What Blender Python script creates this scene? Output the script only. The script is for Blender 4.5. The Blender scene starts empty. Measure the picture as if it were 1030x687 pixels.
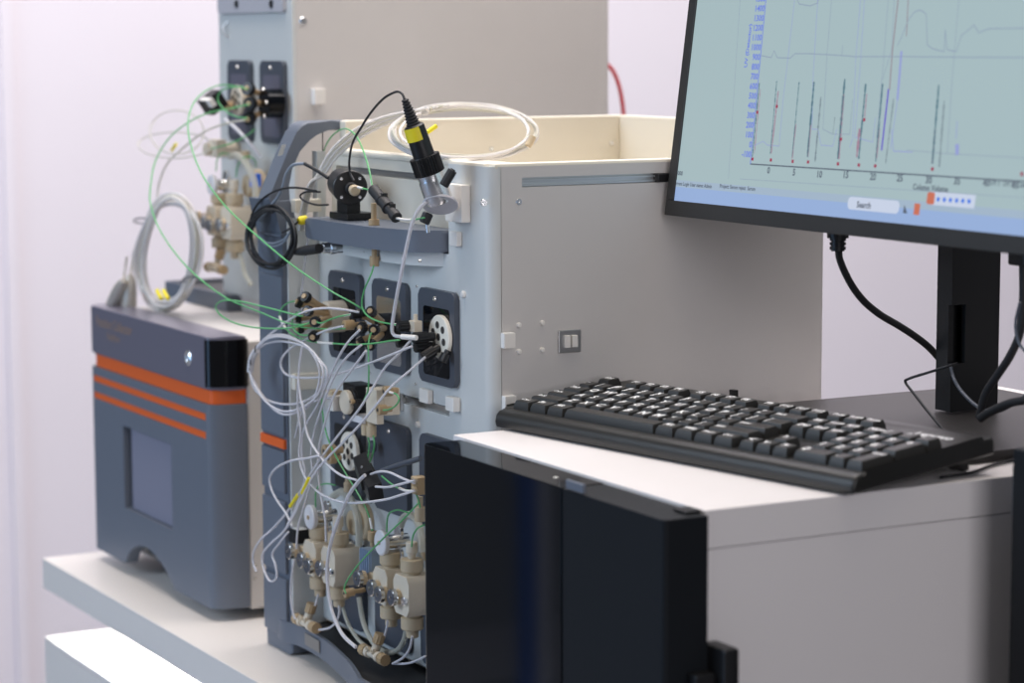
import bpy, bmesh, math, random
from mathutils import Vector as V, Matrix
random.seed(7)
C = bpy.context.scene.collection
# ------------------------------------------------------------------ camera model (1030x687)
W, H, F = 1030, 687, 2470.0
MR = ((0.8767126029, 0.0615060770, -0.4770660482),
      (-0.4810028772, 0.1051863435, -0.8703861587),
      (-0.0033532049, 0.9925486566, 0.1218027930))
CAM = V((0, 0, 0.359))
def ray(px, py):
    c = (px - 515.0, 343.5 - py, -F)
    return V(tuple(sum(MR[i][k] * c[k] for k in range(3)) / F for i in range(3)))
def PX(px, py, X): d = ray(px, py); return CAM + d * ((X - CAM.x) / d.x)
def PY(px, py, Y): d = ray(px, py); return CAM + d * ((Y - CAM.y) / d.y)
def PZ(px, py, Z): d = ray(px, py); return CAM + d * ((Z - CAM.z) / d.z)
def hit(px, py, o, n): d = ray(px, py); return CAM + d * ((o - CAM).dot(n) / d.dot(n))

# ------------------------------------------------------------------ materials
def mat(name, col, rough=0.5, metal=0.0, noise=0.0, nscale=40, trans=0.0, ior=1.45, emit=None, estr=1.0, coat=0.0, spec=0.5, alpha=1.0, bump=0.0, bscale=300):
    m = bpy.data.materials.new(name); m.use_nodes = True
    nt = m.node_tree; b = nt.nodes['Principled BSDF']
    b.inputs['Base Color'].default_value = (*col, 1); b.inputs['Roughness'].default_value = rough
    b.inputs['Metallic'].default_value = metal; b.inputs['IOR'].default_value = ior
    b.inputs['Transmission Weight'].default_value = trans
    b.inputs['Coat Weight'].default_value = coat; b.inputs['Coat Roughness'].default_value = 0.05
    b.inputs['Specular IOR Level'].default_value = spec
    b.inputs['Alpha'].default_value = alpha
    if emit: b.inputs['Emission Color'].default_value = (*emit, 1); b.inputs['Emission Strength'].default_value = estr
    if noise or bump:
        tc = nt.nodes.new('ShaderNodeTexCoord'); nz = nt.nodes.new('ShaderNodeTexNoise')
        nz.inputs['Scale'].default_value = nscale; nz.inputs['Detail'].default_value = 4
        nt.links.new(tc.outputs['Object'], nz.inputs['Vector'])
        if noise:
            mx = nt.nodes.new('ShaderNodeMix'); mx.data_type = 'RGBA'
            mx.inputs[6].default_value = (*[max(0, c * (1 - noise)) for c in col], 1)
            mx.inputs[7].default_value = (*[min(1, c * (1 + noise)) for c in col], 1)
            nt.links.new(nz.outputs['Fac'], mx.inputs[0]); nt.links.new(mx.outputs[2], b.inputs['Base Color'])
        if bump:
            n2 = nt.nodes.new('ShaderNodeTexNoise'); n2.inputs['Scale'].default_value = bscale
            nt.links.new(tc.outputs['Object'], n2.inputs['Vector'])
            bp = nt.nodes.new('ShaderNodeBump'); bp.inputs['Strength'].default_value = bump; bp.inputs['Distance'].default_value = 0.0005
            nt.links.new(n2.outputs['Fac'], bp.inputs['Height']); nt.links.new(bp.outputs['Normal'], b.inputs['Normal'])
    return m
def srgb(r, g, b):
    f = lambda c: (c / 255 / 12.92) if c / 255 <= 0.04045 else ((c / 255 + 0.055) / 1.055) ** 2.4
    return (f(r), f(g), f(b))
M = {}
def dm(k, *a, **kw): M[k] = mat(k, *a, **kw)
dm('wall_paint', srgb(230, 225, 232), 0.7, noise=0.02, nscale=3)
dm('floor_carpet', srgb(120, 120, 125), 0.9, noise=0.1, nscale=60)
dm('white_laminate', srgb(232, 226, 220), 0.35, noise=0.015, nscale=20)
dm('desk_laminate', srgb(236, 231, 230), 0.4, noise=0.01, nscale=20)
dm('desk_side', srgb(214, 212, 218), 0.6, noise=0.01, nscale=20)
dm('beige_metal', srgb(210, 206, 203), 0.45, noise=0.02, nscale=30, bump=0.15, bscale=900)
dm('cream_metal', srgb(226, 219, 204), 0.45, noise=0.015, nscale=30, bump=0.1, bscale=900)
dm('panel_metal', srgb(208, 210, 208), 0.42, noise=0.02, nscale=25, bump=0.1, bscale=900)
dm('slate_plastic', srgb(104, 111, 123), 0.48, noise=0.03, nscale=60, bump=0.3, bscale=1500)
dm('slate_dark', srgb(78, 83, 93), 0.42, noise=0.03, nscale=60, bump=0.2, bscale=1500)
dm('band_gloss', srgb(104, 102, 116), 0.3)
dm('bracket_grey', srgb(185, 184, 190), 0.4)
dm('satin_silver', srgb(196, 190, 180), 0.3, metal=0.35)
dm('label_grey', srgb(128, 124, 120), 0.4)
dm('orange', srgb(236, 104, 42), 0.4)
dm('gloss_black', (0.003, 0.004, 0.006), 0.05, spec=0.28)
dm('gloss_corner', (0.004, 0.004, 0.005), 0.08)
dm('black_plastic', (0.012, 0.012, 0.013), 0.35)
dm('black_matte', (0.007, 0.009, 0.012), 0.55, spec=0.25, bump=0.3, bscale=1500)
dm('rubber', (0.018, 0.018, 0.02), 0.55)
dm('screen_off', srgb(132, 134, 152), 0.25)
dm('steel', (0.9, 0.9, 0.9), 0.24, metal=1.0)
dm('knob_face', (0.30, 0.34, 0.42), 0.3, metal=1.0)
dm('knob_rim', (0.62, 0.61, 0.60), 0.22, metal=1.0)
dm('brushed', (0.62, 0.62, 0.62), 0.38, metal=1.0)
dm('peek', srgb(201, 182, 152), 0.42, noise=0.03, nscale=80)
dm('peek_dark', srgb(186, 160, 124), 0.42, noise=0.03, nscale=80)
dm('peek_pale', srgb(222, 210, 190), 0.45, noise=0.02, nscale=80)
dm('white_plastic', srgb(236, 232, 226), 0.4)
dm('translucent_white', srgb(226, 224, 226), 0.35)
dm('rotor_white', srgb(250, 243, 228), 0.4)
dm('hole_dark', (0.05, 0.045, 0.04), 0.6)
dm('green_tube', srgb(96, 178, 112), 0.35)
dm('clear_tube', srgb(230, 230, 236), 0.16, trans=0.6, ior=1.15)
dm('milky_tube', srgb(238, 236, 240), 0.2, trans=0.35, ior=1.2)
dm('coil_tube', srgb(240, 237, 236), 0.25, trans=0.3, ior=1.15)
dm('soft_tube', srgb(222, 220, 208), 0.3, trans=0.5, ior=1.15)
dm('yellow', srgb(240, 222, 40), 0.45)
dm('blue', srgb(60, 120, 235), 0.4)
dm('blue_metal', srgb(160, 182, 208), 0.3, metal=0.5)
dm('red', srgb(205, 40, 45), 0.45)
dm('grey_cable', srgb(140, 148, 160), 0.4)
dm('key_plastic', (0.030, 0.029, 0.027), 0.36, bump=0.2, bscale=2500)
dm('kb_plastic', (0.024, 0.0235, 0.022), 0.30, bump=0.2, bscale=2500)
dm('legend', srgb(250, 250, 250), 0.5)
dm('bezel', (0.022, 0.021, 0.020), 0.45, bump=0.2, bscale=2500)
dm('stand_black', (0.010, 0.010, 0.011), 0.45)
dm('stand_base', (0.030, 0.027, 0.026), 0.42, noise=0.1, nscale=20)
dm('gold_text', srgb(150, 128, 118), 0.4)
dm('banner_blue', srgb(40, 84, 160), 0.6)

# ------------------------------------------------------------------ mesh builder
def basis(ax):
    a = V(ax).normalized(); t = V((0, 0, 1)) if abs(a.z) < 0.9 else V((1, 0, 0))
    u = a.cross(t).normalized(); return a, u, a.cross(u).normalized()
def catmull(P, k=6, closed=False):
    P = [V(p) for p in P]; n = len(P); out = []
    if n < 3: return P
    for i in range(n if closed else n - 1):
        p1, p2 = P[i], P[(i + 1) % n]
        p0 = P[i - 1] if (i > 0 or closed) else p1 * 2 - p2
        p3 = P[(i + 2) % n] if (i + 2 < n or closed) else p2 * 2 - p1
        for j in range(k):
            t = j / k
            out.append(0.5 * ((2 * p1) + (p2 - p0) * t + (2 * p0 - 5 * p1 + 4 * p2 - p3) * t * t + (-p0 + 3 * p1 - 3 * p2 + p3) * t ** 3))
    if not closed: out.append(P[-1])
    return out
TXT = {}
def text_geo(s, size):
    if s not in TXT:
        cu = bpy.data.curves.new('t', 'FONT'); cu.body = s; cu.size = 1.0; cu.resolution_u = 2; cu.offset = 0.028
        ob = bpy.data.objects.new('t', cu); C.objects.link(ob)
        dg = bpy.context.evaluated_depsgraph_get(); dg.update()
        me = bpy.data.meshes.new_from_object(ob.evaluated_get(dg))
        TXT[s] = ([v.co.copy() for v in me.vertices], [tuple(p.vertices) for p in me.polygons])
        bpy.data.objects.remove(ob); bpy.data.curves.remove(cu); bpy.data.meshes.remove(me)
    vs, fs = TXT[s]
    return [v * size for v in vs], fs
class MB:
    def __init__(s): s.v = []; s.f = []; s.mi = []
    def add(s, vs, fs, mi=0):
        o = len(s.v); s.v += [V(v) for v in vs]; s.f += [tuple(o + i for i in f) for f in fs]; s.mi += [mi] * len(fs); return s
    def obox(s, c, ax, bev=0.0, mi=0, seg=2):
        bm = bmesh.new(); bmesh.ops.create_cube(bm, size=2)
        a = [V(x) for x in ax]
        for v in bm.verts: v.co = V(c) + a[0] * v.co.x + a[1] * v.co.y + a[2] * v.co.z
        if bev > 0: bmesh.ops.bevel(bm, geom=list(bm.edges), offset=bev, segments=seg, profile=0.5, affect='EDGES', clamp_overlap=True)
        bm.verts.index_update()
        s.add([v.co.copy() for v in bm.verts], [[v.index for v in f.verts] for f in bm.faces], mi); bm.free(); return s
    def box(s, x0, x1, y0, y1, z0, z1, bev=0.0, mi=0, seg=2):
        return s.obox(((x0 + x1) / 2, (y0 + y1) / 2, (z0 + z1) / 2), (((x1 - x0) / 2, 0, 0), (0, (y1 - y0) / 2, 0), (0, 0, (z1 - z0) / 2)), bev, mi, seg)
    def lathe(s, p, ax, prof, n=24, mi=0, ph=0.0):
        a, u, w = basis(ax); p = V(p); vs = []; fs = []; rings = []
        for r, h in prof:
            if r <= 1e-9: rings.append([len(vs)]); vs.append(p + a * h)
            else:
                rings.append(list(range(len(vs), len(vs) + n)))
                for k in range(n):
                    t = 2 * math.pi * k / n + ph; vs.append(p + a * h + (u * math.cos(t) + w * math.sin(t)) * r)
        for A, B in zip(rings, rings[1:]):
            for k in range(n):
                k2 = (k + 1) % n
                if len(A) == 1 and len(B) == 1: continue
                if len(A) == 1: fs.append((A[0], B[k], B[k2]))
                elif len(B) == 1: fs.append((A[k], A[k2], B[0]))
                else: fs.append((A[k], A[k2], B[k2], B[k]))
        return s.add(vs, fs, mi)
    def cyl(s, p, ax, r, h, n=24, mi=0, bev=0.0, r2=None, ph=0.0):
        r2 = r if r2 is None else r2
        if bev: pr = [(0, 0), (r - bev, 0), (r, bev), (r2, h - bev), (r2 - bev, h), (0, h)]
        else: pr = [(0, 0), (r, 0), (r2, h), (0, h)]
        return s.lathe(p, ax, pr, n, mi, ph)
    def knurl(s, p, ax, r, h, n=16, mi=0):   # ribbed round nut
        a, u, w = basis(ax); p = V(p); vs = []; fs = []
        for hh in (0, h):
            for k in range(2 * n):
                t = math.pi * k / n; rr = r if k % 2 else r * 0.88
                vs.append(p + a * hh + (u * math.cos(t) + w * math.sin(t)) * rr)
        m = 2 * n
        fs = [(k, (k + 1) % m, m + (k + 1) % m, m + k) for k in range(m)] + [tuple(range(m))[::-1], tuple(range(m, 2 * m))]
        return s.add(vs, fs, mi)
    def tube(s, pts, r, n=8, mi=0, closed=False, k=6, smooth=True):
        P = catmull(pts, k, closed) if smooth else [V(p) for p in pts]
        N = len(P); vs = []; prev = None
        rr = r if callable(r) else (lambda t: r)
        for i, p in enumerate(P):
            a = (P[(i + 1) % N] if (i + 1 < N or closed) else P[i]) - (P[i - 1] if (i > 0 or closed) else P[i])
            if a.length < 1e-9: a = V((0, 0, 1))
            a.normalize()
            if prev is None: _, u, w = basis(a)
            else:
                u = prev - a * prev.dot(a)
                if u.length < 1e-6: _, u, w = basis(a)
                u.normalize(); w = a.cross(u)
            prev = u
            for j in range(n):
                t = 2 * math.pi * j / n; q = rr(i / max(1, N - 1)); vs.append(p + (u * math.cos(t) + w * math.sin(t)) * q)
        fs = []
        for i in range(N if closed else N - 1):
            b = ((i + 1) % N) * n
            for j in range(n): fs.append((i * n + j, i * n + (j + 1) % n, b + (j + 1) % n, b + j))
        if not closed: fs += [tuple(range(n))[::-1], tuple(range((N - 1) * n, N * n))]
        return s.add(vs, fs, mi)
    def prism(s, poly, ext, bev=0.0, mi=0, seg=2):
        bm = bmesh.new(); e = V(ext)
        lo = [bm.verts.new(V(p)) for p in poly]; hi = [bm.verts.new(V(p) + e) for p in poly]; n = len(poly)
        bm.faces.new(lo[::-1]); bm.faces.new(hi)
        for i in range(n): bm.faces.new((lo[i], lo[(i + 1) % n], hi[(i + 1) % n], hi[i]))
        if bev:
            cap = [ed for ed in bm.edges if (ed.verts[0] in lo) == (ed.verts[1] in lo)]
            bmesh.ops.bevel(bm, geom=cap, offset=bev, segments=seg, profile=0.5, affect='EDGES', clamp_overlap=True)
        bm.verts.index_update()
        s.add([v.co.copy() for v in bm.verts], [[v.index for v in f.verts] for f in bm.faces], mi); bm.free(); return s
    def text(s, t, size, o, xd, yd, off=0.0003, mi=0, align='L'):
        vs, fs = text_geo(t, size); xd = V(xd).normalized(); yd = V(yd).normalized(); nn = xd.cross(yd)
        if not vs: return s
        w = max(v.x for v in vs); dx = {'L': 0, 'C': -w / 2, 'R': -w}[align]
        return s.add([V(o) + xd * (v.x + dx) + yd * v.y + nn * off for v in vs], fs, mi)
    def build(s, name, mats, parent=None, flat=False, ang=38, recalc=True):
        me = bpy.data.meshes.new(name)
        base = parent['_o'] if parent and '_o' in parent else (0, 0, 0)
        b = V(base)
        me.from_pydata([tuple(v - b) for v in s.v], [], s.f)
        mats = mats if isinstance(mats, (list, tuple)) else [mats]
        for m in mats: me.materials.append(M[m] if isinstance(m, str) else m)
        for p, i in zip(me.polygons, s.mi): p.material_index = i
        if recalc:
            bm = bmesh.new(); bm.from_mesh(me); bmesh.ops.recalc_face_normals(bm, faces=bm.faces); bm.to_mesh(me); bm.free()
        if not flat:
            me.shade_smooth(); me.set_sharp_from_angle(angle=math.radians(ang))
        o = bpy.data.objects.new(name, me); C.objects.link(o)
        if parent: o.parent = parent; o['_o'] = base
        if not flat and len(me.polygons) < 400:
            w_ = o.modifiers.new('weighted_normals', 'WEIGHTED_NORMAL'); w_.keep_sharp = True; w_.weight = 90
        return o
ROOTS = []
def thing(name, label, cat, loc=(0, 0, 0), group=None):
    o = bpy.data.objects.new(name, None); C.objects.link(o); o.empty_display_size = 0.02
    o.location = loc; o['_o'] = tuple(loc); o['label'] = label; o['category'] = cat
    if group: o['group'] = group
    return o
def lthing(name, label, cat, mw, group=None):      # a thing whose parts are built in its own frame
    o = thing(name, label, cat, (0, 0, 0), group); o.matrix_world = mw; return o
def tag(o, label, cat, group=None):
    o['label'] = label; o['category'] = cat
    if group: o['group'] = group
    # origin to the mesh's base
    me = o.data; n = len(me.vertices)
    c = V((sum(v.co.x for v in me.vertices) / n, sum(v.co.y for v in me.vertices) / n, min(v.co.z for v in me.vertices)))
    me.transform(Matrix.Translation(-c)); o.location = c; o['_o'] = tuple(c)
    return o
def struct(o): o['kind'] = 'structure'; return o
def plate(mb, axis, a0, a1, u0, u1, w0, w1, holes, mi=0):
    """flat slab normal to axis (X: u=Y,w=Z; Y: u=X,w=Z) with rectangular holes, built as a grid of welded cells"""
    us = sorted({u0, u1, *[h[0] for h in holes], *[h[1] for h in holes]}); ws = sorted({w0, w1, *[h[2] for h in holes], *[h[3] for h in holes]})
    def P(a, u, w): return (a, u, w) if axis == 'X' else (u, a, w)
    full = {}
    for i in range(len(us) - 1):
        for j in range(len(ws) - 1):
            cu, cw = (us[i] + us[i + 1]) / 2, (ws[j] + ws[j + 1]) / 2
            full[i, j] = not any(h[0] < cu < h[1] and h[2] < cw < h[3] for h in holes)
    for (i, j), ok in full.items():
        if not ok: continue
        q = [(us[i], ws[j]), (us[i + 1], ws[j]), (us[i + 1], ws[j + 1]), (us[i], ws[j + 1])]
        vs = [P(a0, *p) for p in q] + [P(a1, *p) for p in q]; fs = [(0, 1, 2, 3), (7, 6, 5, 4)]
        for k, (di, dj) in enumerate(((0, -1), (1, 0), (0, 1), (-1, 0))):
            if not full.get((i + di, j + dj), False): fs.append((k, (k + 1) % 4, 4 + (k + 1) % 4, 4 + k))
        mb.add(vs, fs, mi)
    return mb
def rrect(u0, u1, w0, w1, r, n=5):
    out = []
    for cu, cw, a0 in ((u1 - r, w1 - r, 0), (u0 + r, w1 - r, 90), (u0 + r, w0 + r, 180), (u1 - r, w0 + r, 270)):
        for k in range(n + 1):
            a = math.radians(a0 + 90 * k / n); out.append((cu + r * math.cos(a), cw + r * math.sin(a)))
    return out
FRONT = V((-1, 0, 0))
def screw(parent, p, ax, r=0.0032, m='steel'):
    b = MB(); a = V(ax).normalized()
    b.lathe(V(p) - a * 0.001, a, [(0, 0), (r * 1.25, 0), (r * 1.25, 0.0012), (r, 0.0024), (r * 0.5, 0.0024), (r * 0.42, 0.0012), (0, 0.0012)], 14)
    return b.build('screw', m, parent)

# ------------------------------------------------------------------ camera
cd = bpy.data.cameras.new('camera'); cam = bpy.data.objects.new('camera', cd); C.objects.link(cam)
cam.matrix_world = Matrix(((MR[0][0], MR[0][1], MR[0][2], CAM.x), (MR[1][0], MR[1][1], MR[1][2], CAM.y), (MR[2][0], MR[2][1], MR[2][2], CAM.z), (0, 0, 0, 1)))
cd.lens = F / 1030 * 36; cd.sensor_width = 36; cd.clip_start = 0.05
cd.dof.use_dof = True; cd.dof.focus_distance = 2.36; cd.dof.aperture_fstop = 5.0
bpy.context.scene.camera = cam

# ------------------------------------------------------------------ setting
FZ = -1.07
struct(MB().box(-4, 7, -3, 5.2, FZ - 0.05, FZ).build('floor', 'floor_carpet'))
WL = PY(-6, 300, 4.6).x - 0.1
b = MB(); b.box(WL, 7, 4.6, 4.7, FZ, 2.6)
struct(b.build('wall_back', 'wall_paint'))
s = PY(12, 300, 4.6).x
struct(MB().box(s - 0.012, s + 0.012, 4.588, 4.6, FZ, 2.6, 0.003).build('trim_1', 'wall_paint'))

# ------------------------------------------------------------------ counter on the left
ZT = -0.31
t = thing('display_counter', 'long white display counter with overhanging top, carrying the lab instruments', 'counter', (1.3, 2.2, FZ))
MB().box(0.975, 2.1, 1.985, 3.058, ZT - 0.04, ZT, 0.0015).build('counter_top', 'white_laminate', t)
MB().box(1.35, 2.0, 2.0, 2.9, -0.42, ZT - 0.04).build('riser', 'desk_side', t)
MB().box(0.975, 2.1, 1.985, 3.058, FZ, -0.415, 0.0015).build('lower_cabinet', 'white_laminate', t)
MB().box(1.02, 1.05, 2.0, 3.0, ZT - 0.048, ZT - 0.0402, 0.001).build('light_strip', 'white_plastic', t)

# ------------------------------------------------------------------ white plinth under the keyboard and monitor
t = thing('white_plinth', 'tall white plinth whose cream top carries the keyboard and monitor', 'plinth', (1.3, 1.77, FZ))
MB().box(1.022, 1.66, 1.557, 1.978, -0.031, 0, 0.0012).build('plinth_top', 'desk_laminate', t)
MB().box(1.0222, 1.6595, 1.5575, 1.9775, ZT + 0.0003, -0.0314, 0.0).build('plinth_body', 'desk_laminate', t)
MB().box(1.0222, 1.6595, 1.5575, 1.9775, FZ, ZT - 0.001, 0.0).build('plinth_foot', 'desk_laminate', t)

# ------------------------------------------------------------------ black unit hanging beside the plinth
t = thing('slim_computer', 'slim black upright unit with half glossy front, standing against the white plinth', 'computer', (1.0, 1.75, FZ))
X0, X1, Y0, Y1 = 0.979, 1.0190, 1.548, 1.957
ys = PX(565, 500, X0).y
def plan(y0, y1, r0, r1):   # plan outline, front corners rounded
    pts = [(X1, y0), (X1, y1)]
    for k in range(5): a = math.radians(90 + 90 * k / 4); pts.append((X0 + r1 + r1 * math.cos(a), y1 - r1 + r1 * math.sin(a)))
    for k in range(5): a = math.radians(180 + 90 * k / 4); pts.append((X0 + r0 + r0 * math.cos(a), y0 + r0 + r0 * math.sin(a)))
    return pts
p = MB(); p.prism([(X1, ys + 0.0008, -1.0)] + [(x, y, -1.0) for x, y in plan(ys + 0.0008, Y1, 0.001, 0.008)][1:], (0, 0, 0.9985), 0.0012)
p.build('glossy_cover', 'gloss_black', t)
p = MB(); p.prism([(x, y, -1.0) for x, y in plan(Y0, ys - 0.0008, 0.005, 0.001)], (0, 0, 0.998), 0.0016)
p.build('matte_casing', 'black_matte', t)
MB().box(X0 + 0.003, X1 - 0.003, ys - 0.003, ys + 0.003, -0.99, -0.004).build('seam_strip', 'black_plastic', t)
MB().box(0.985, 1.015, 1.6, 1.9, FZ, -0.998).build('foot', 'black_plastic', t)
q = PX(580, 490, X0)
MB().box(X0 - 0.0012, X0 + 0.002, q.y - 0.012, q.y + 0.016, q.z - 0.0035, q.z + 0.004, 0.0008).build('latch_or_highlight', 'slate_plastic', t)  # paler slab stands in for a small highlight beside the seam
q = PX(540, 470, X0); MB().lathe((X0 + 0.018, q.y, -0.0022), (0, 0, 1), [(0, 0), (0.0022, 0), (0.0022, 0.0012), (0, 0.0012)], 12).build('indicator', 'white_plastic', t)
q = PY(703, 648, 1.55)
MB().box(1.0192, 1.034, 1.525, 1.5565, -1.0, q.z, 0.003).build('side_bracket', 'black_plastic', t)
MB().box(1.0, 1.0189, 1.535, 1.5485, -0.9, q.z - 0.02, 0.002).build('bracket_arm', 'black_plastic', t)
MB().box(1.004, 1.0186, 1.556, 1.575, -0.0016, 0.0010, 0.001).build('hinge', 'black_plastic', t)

# ------------------------------------------------------------------ black cabinet at right edge
t = thing('black_cabinet', 'tall black cabinet in front of the plinth at the right edge', 'cabinet', (1.36, 1.45, FZ))
q = PY(1017, 500, 1.5)
MB().box(q.x, 1.6, 1.22, 1.5, FZ, 0.036, 0.003).build('casing', 'black_matte', t)
MB().box(q.x + 0.004, 1.58, 1.5, 1.504, -0.02, 0.02, 0.001).build('side_strip', 'slate_dark', t)

# ================================================================== grey lab device at the left (front, bands, screen)
XD = 1.034; ZB = -0.295
dev = thing('lab_device', 'slate-grey lab device with orange stripes and small screen at left end of the counter', 'lab device', (1.3, 2.82, ZT))
YL, YR = 3.024, 2.602            # left and right sides
def devplan(inset=0.0):
    pts = [(1.078, YL - inset)]
    r = 0.014
    for k in range(5): a = math.radians(90 + 90 * k / 4); pts.append((XD + inset + r + r * math.cos(a), YL - inset - r + r * math.sin(a)))
    yc = PX(206, 345, XD).y
    for k in range(9):           # elliptical right corner
        a = math.radians(180 + 90 * k / 8); pts.append((1.078 + (1.078 - XD - inset) * math.cos(a), yc + (yc - YR - inset) * math.sin(a)))
    return pts, yc
pts, yc = devplan()
zt = PX(120, 313, XD).z - 0.002
zb1 = PX(150, 374, XD).z; zo = PX(150, 385.5, XD).z
MB().prism([(x, y, zb1) for x, y in pts], (0, 0, zt - zb1), 0.003).build('top_band', 'band_gloss', dev)
ptsn, _ = devplan(0.004)
MB().prism([(x, y, zo - 0.002) for x, y in ptsn], (0, 0, zb1 - zo + 0.004)).build('orange_band', 'orange', dev)
# lower door: plate with screen hole, arch strip, rounded corner
door = MB()
hy1, hz1 = PX(123.8, 428, XD).y, PX(123.8, 428, XD).z; hy0, hz0 = PX(172, 449, XD).y, PX(126, 511, XD).z
s1a, s1b = PX(212, 418, XD), PX(212, 425.5, XD); s2a, s2b = PX(212, 436.5, XD), PX(212, 444, XD)
holes = [(hy0, hy1, hz0, hz1), (yc + 0.002, YL - 0.012, s1b.z, s1a.z), (yc + 0.002, YL - 0.012, s2b.z, s2a.z)]
ZM = -0.25
plate(door, 'X', XD, 1.05, yc, YL - 0.014, ZM, zo - 0.0025, holes)
arch = [(XD, yc, ZB), (XD, yc, ZM), (XD, YL - 0.014, ZM), (XD, YL - 0.014, ZB)]
ya1, ya0 = PX(126, 566, XD).y, PX(176, 593, XD).y; yt = PX(144, 549, XD)
hgt = yt.z - ZB
n = 12
for k in range(n + 1):
    f = k / n; y = ya1 + (ya0 - ya1) * f
    arch.append((XD, y, ZB + hgt * (math.sin(math.pi * (f ** 0.85))) ** 0.8 if 0 < f < 1 else ZB))
door.prism(arch, (0.016, 0, 0))
cr = [(1.078, yc)] + [(1.078 + (1.078 - XD) * math.cos(math.radians(180 + 90 * k / 8)), yc + (yc - YR) * math.sin(math.radians(180 + 90 * k / 8))) for k in range(9)]
door.prism([(x, y, ZB) for x, y in cr], (0, 0, zo - 0.0025 - ZB))
r = 0.014; cl = [(1.05, YL - r), (1.078, YL - r), (1.078, YL)] + [(XD + r + r * math.cos(math.radians(90 + 22.5 * k)), YL - r + r * math.sin(math.radians(90 + 22.5 * k))) for k in range(5)]
door.prism([(x, y, ZB) for x, y in cl], (0, 0, zo - 0.0025 - ZB))
dob = door.build('front_door', 'slate_plastic', dev)
MB().box(1.05, 1.055, yc, YL - 0.015, ZM - 0.0, zo - 0.003).build('door_liner', 'slate_dark', dev)
MB().box(XD + 0.006, 1.05, hy0 + 0.001, hy1 - 0.012, hz0 + 0.001, hz1 - 0.001, 0.001).build('screen', 'screen_off', dev)
for a_, b_ in ((s1a, s1b), (s2a, s2b)):
    MB().box(XD + 0.0012, 1.049, yc + 0.0023, YL - 0.0125, b_.z + 0.0003, a_.z - 0.0003).build('orange_stripe', 'orange', dev)
# recessed curved foot wall seen through the arch
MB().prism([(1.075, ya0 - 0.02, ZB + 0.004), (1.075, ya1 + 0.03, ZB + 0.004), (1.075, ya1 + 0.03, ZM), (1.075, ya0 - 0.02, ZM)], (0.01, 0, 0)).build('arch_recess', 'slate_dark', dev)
# glossy dark corner panel of the band
g = MB(); zz0, zz1 = zb1 + 0.004, zt - 0.004
arc = []
for k in range(11):
    f = k / 10; a = math.radians(180 + 90 * f); e = 0.0008
    arc.append((1.078 + (1.078 - XD + e) * math.cos(a), yc + (yc - YR + e) * math.sin(a)))
g.prism([(x, y, zz0) for x, y in arc] + [(x + 0.003, y + 0.003, zz0) for x, y in arc[::-1]], (0, 0, zz1 - zz0))
g.build('corner_window', 'gloss_corner', dev)
q = PX(189.5, 360, XD)
o = MB(); o.lathe(q + V((0.001, 0, 0)), FRONT, [(0, 0), (0.0095, 0), (0.0095, 0.0016), (0.0075, 0.003), (0.0065, 0.0016), (0, 0.0018)], 24)
bt = o.build('power_button', 'steel', dev)
tq = PX(97, 327, XD)
tx = MB(); tx.text('Fraction Collector', 0.0175, (XD - 0.0001, tq.y, tq.z), (0, -1, 0), (0, 0, 1)); tx.text('FlashPure', 0.012, (XD - 0.0001, PX(108, 340, XD).y, PX(108, 341, XD).z), (0, -1, 0), (0, 0, 1))
tx.build('printed_name', 'gold_text', dev)
bd = MB(); bd.box(1.0785, 1.70, YR + 0.001, YL - 0.002, ZB - 0.004, zt - 0.006, 0.004)
bd.build('body', 'beige_metal', dev)
for x in (1.12, 1.6):
    for y in (2.65, 2.97): MB().cyl((x, y, ZT), (0, 0, 1), 0.012, 0.0125, 20).build('foot', 'rubber', dev)
screw(dev, (1.084, YR + 0.0005, -0.246), (0, -1, 0), 0.002)
screw(dev, (1.084, YR + 0.0005, -0.262), (0, -1, 0), 0.0016)
ZD = zt - 0.006          # top of the device body

# ================================================================== instrument 1
FX = 1.088; YS = 2.028; YE = 2.42; XB = 1.472; PXF = 1.05
i1 = thing('chromatography_instrument', 'beige bench instrument with slate side frame, valve modules and pumps, behind the keyboard', 'lab instrument', (1.28, 2.24, ZT))
# side panel with slotted rail
zs = PY(600, 181, YS).z; xs0 = PY(525, 184, YS).x; xs1 = PY(690, 178, YS).x
sp = MB(); plate(sp, 'Y', YS, YS + 0.010, 1.1006, XB, ZT + 0.006, 0.241, [(xs0, xs1, zs - 0.0045, zs + 0.0045)])
sp.build('side_panel', 'beige_metal', i1)
r1 = MB(); r1.box(xs0 - 0.002, xs1 + 0.002, YS + 0.006, YS + 0.0098, zs - 0.006, zs + 0.006); r1.box(xs0, xs1, YS + 0.002, YS + 0.006, zs + 0.001, zs + 0.0025); r1.box(xs0, xs1, YS + 0.002, YS + 0.006, zs - 0.0035, zs - 0.002)
r1.build('side_rail', 'brushed', i1)
MB().box(PY(660, 175, YS).x, xs1 + 0.02, YS - 0.004, YS + 0.006, zs - 0.004, zs + 0.004, 0.001).build('rail_slider', 'black_plastic', i1)
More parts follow.
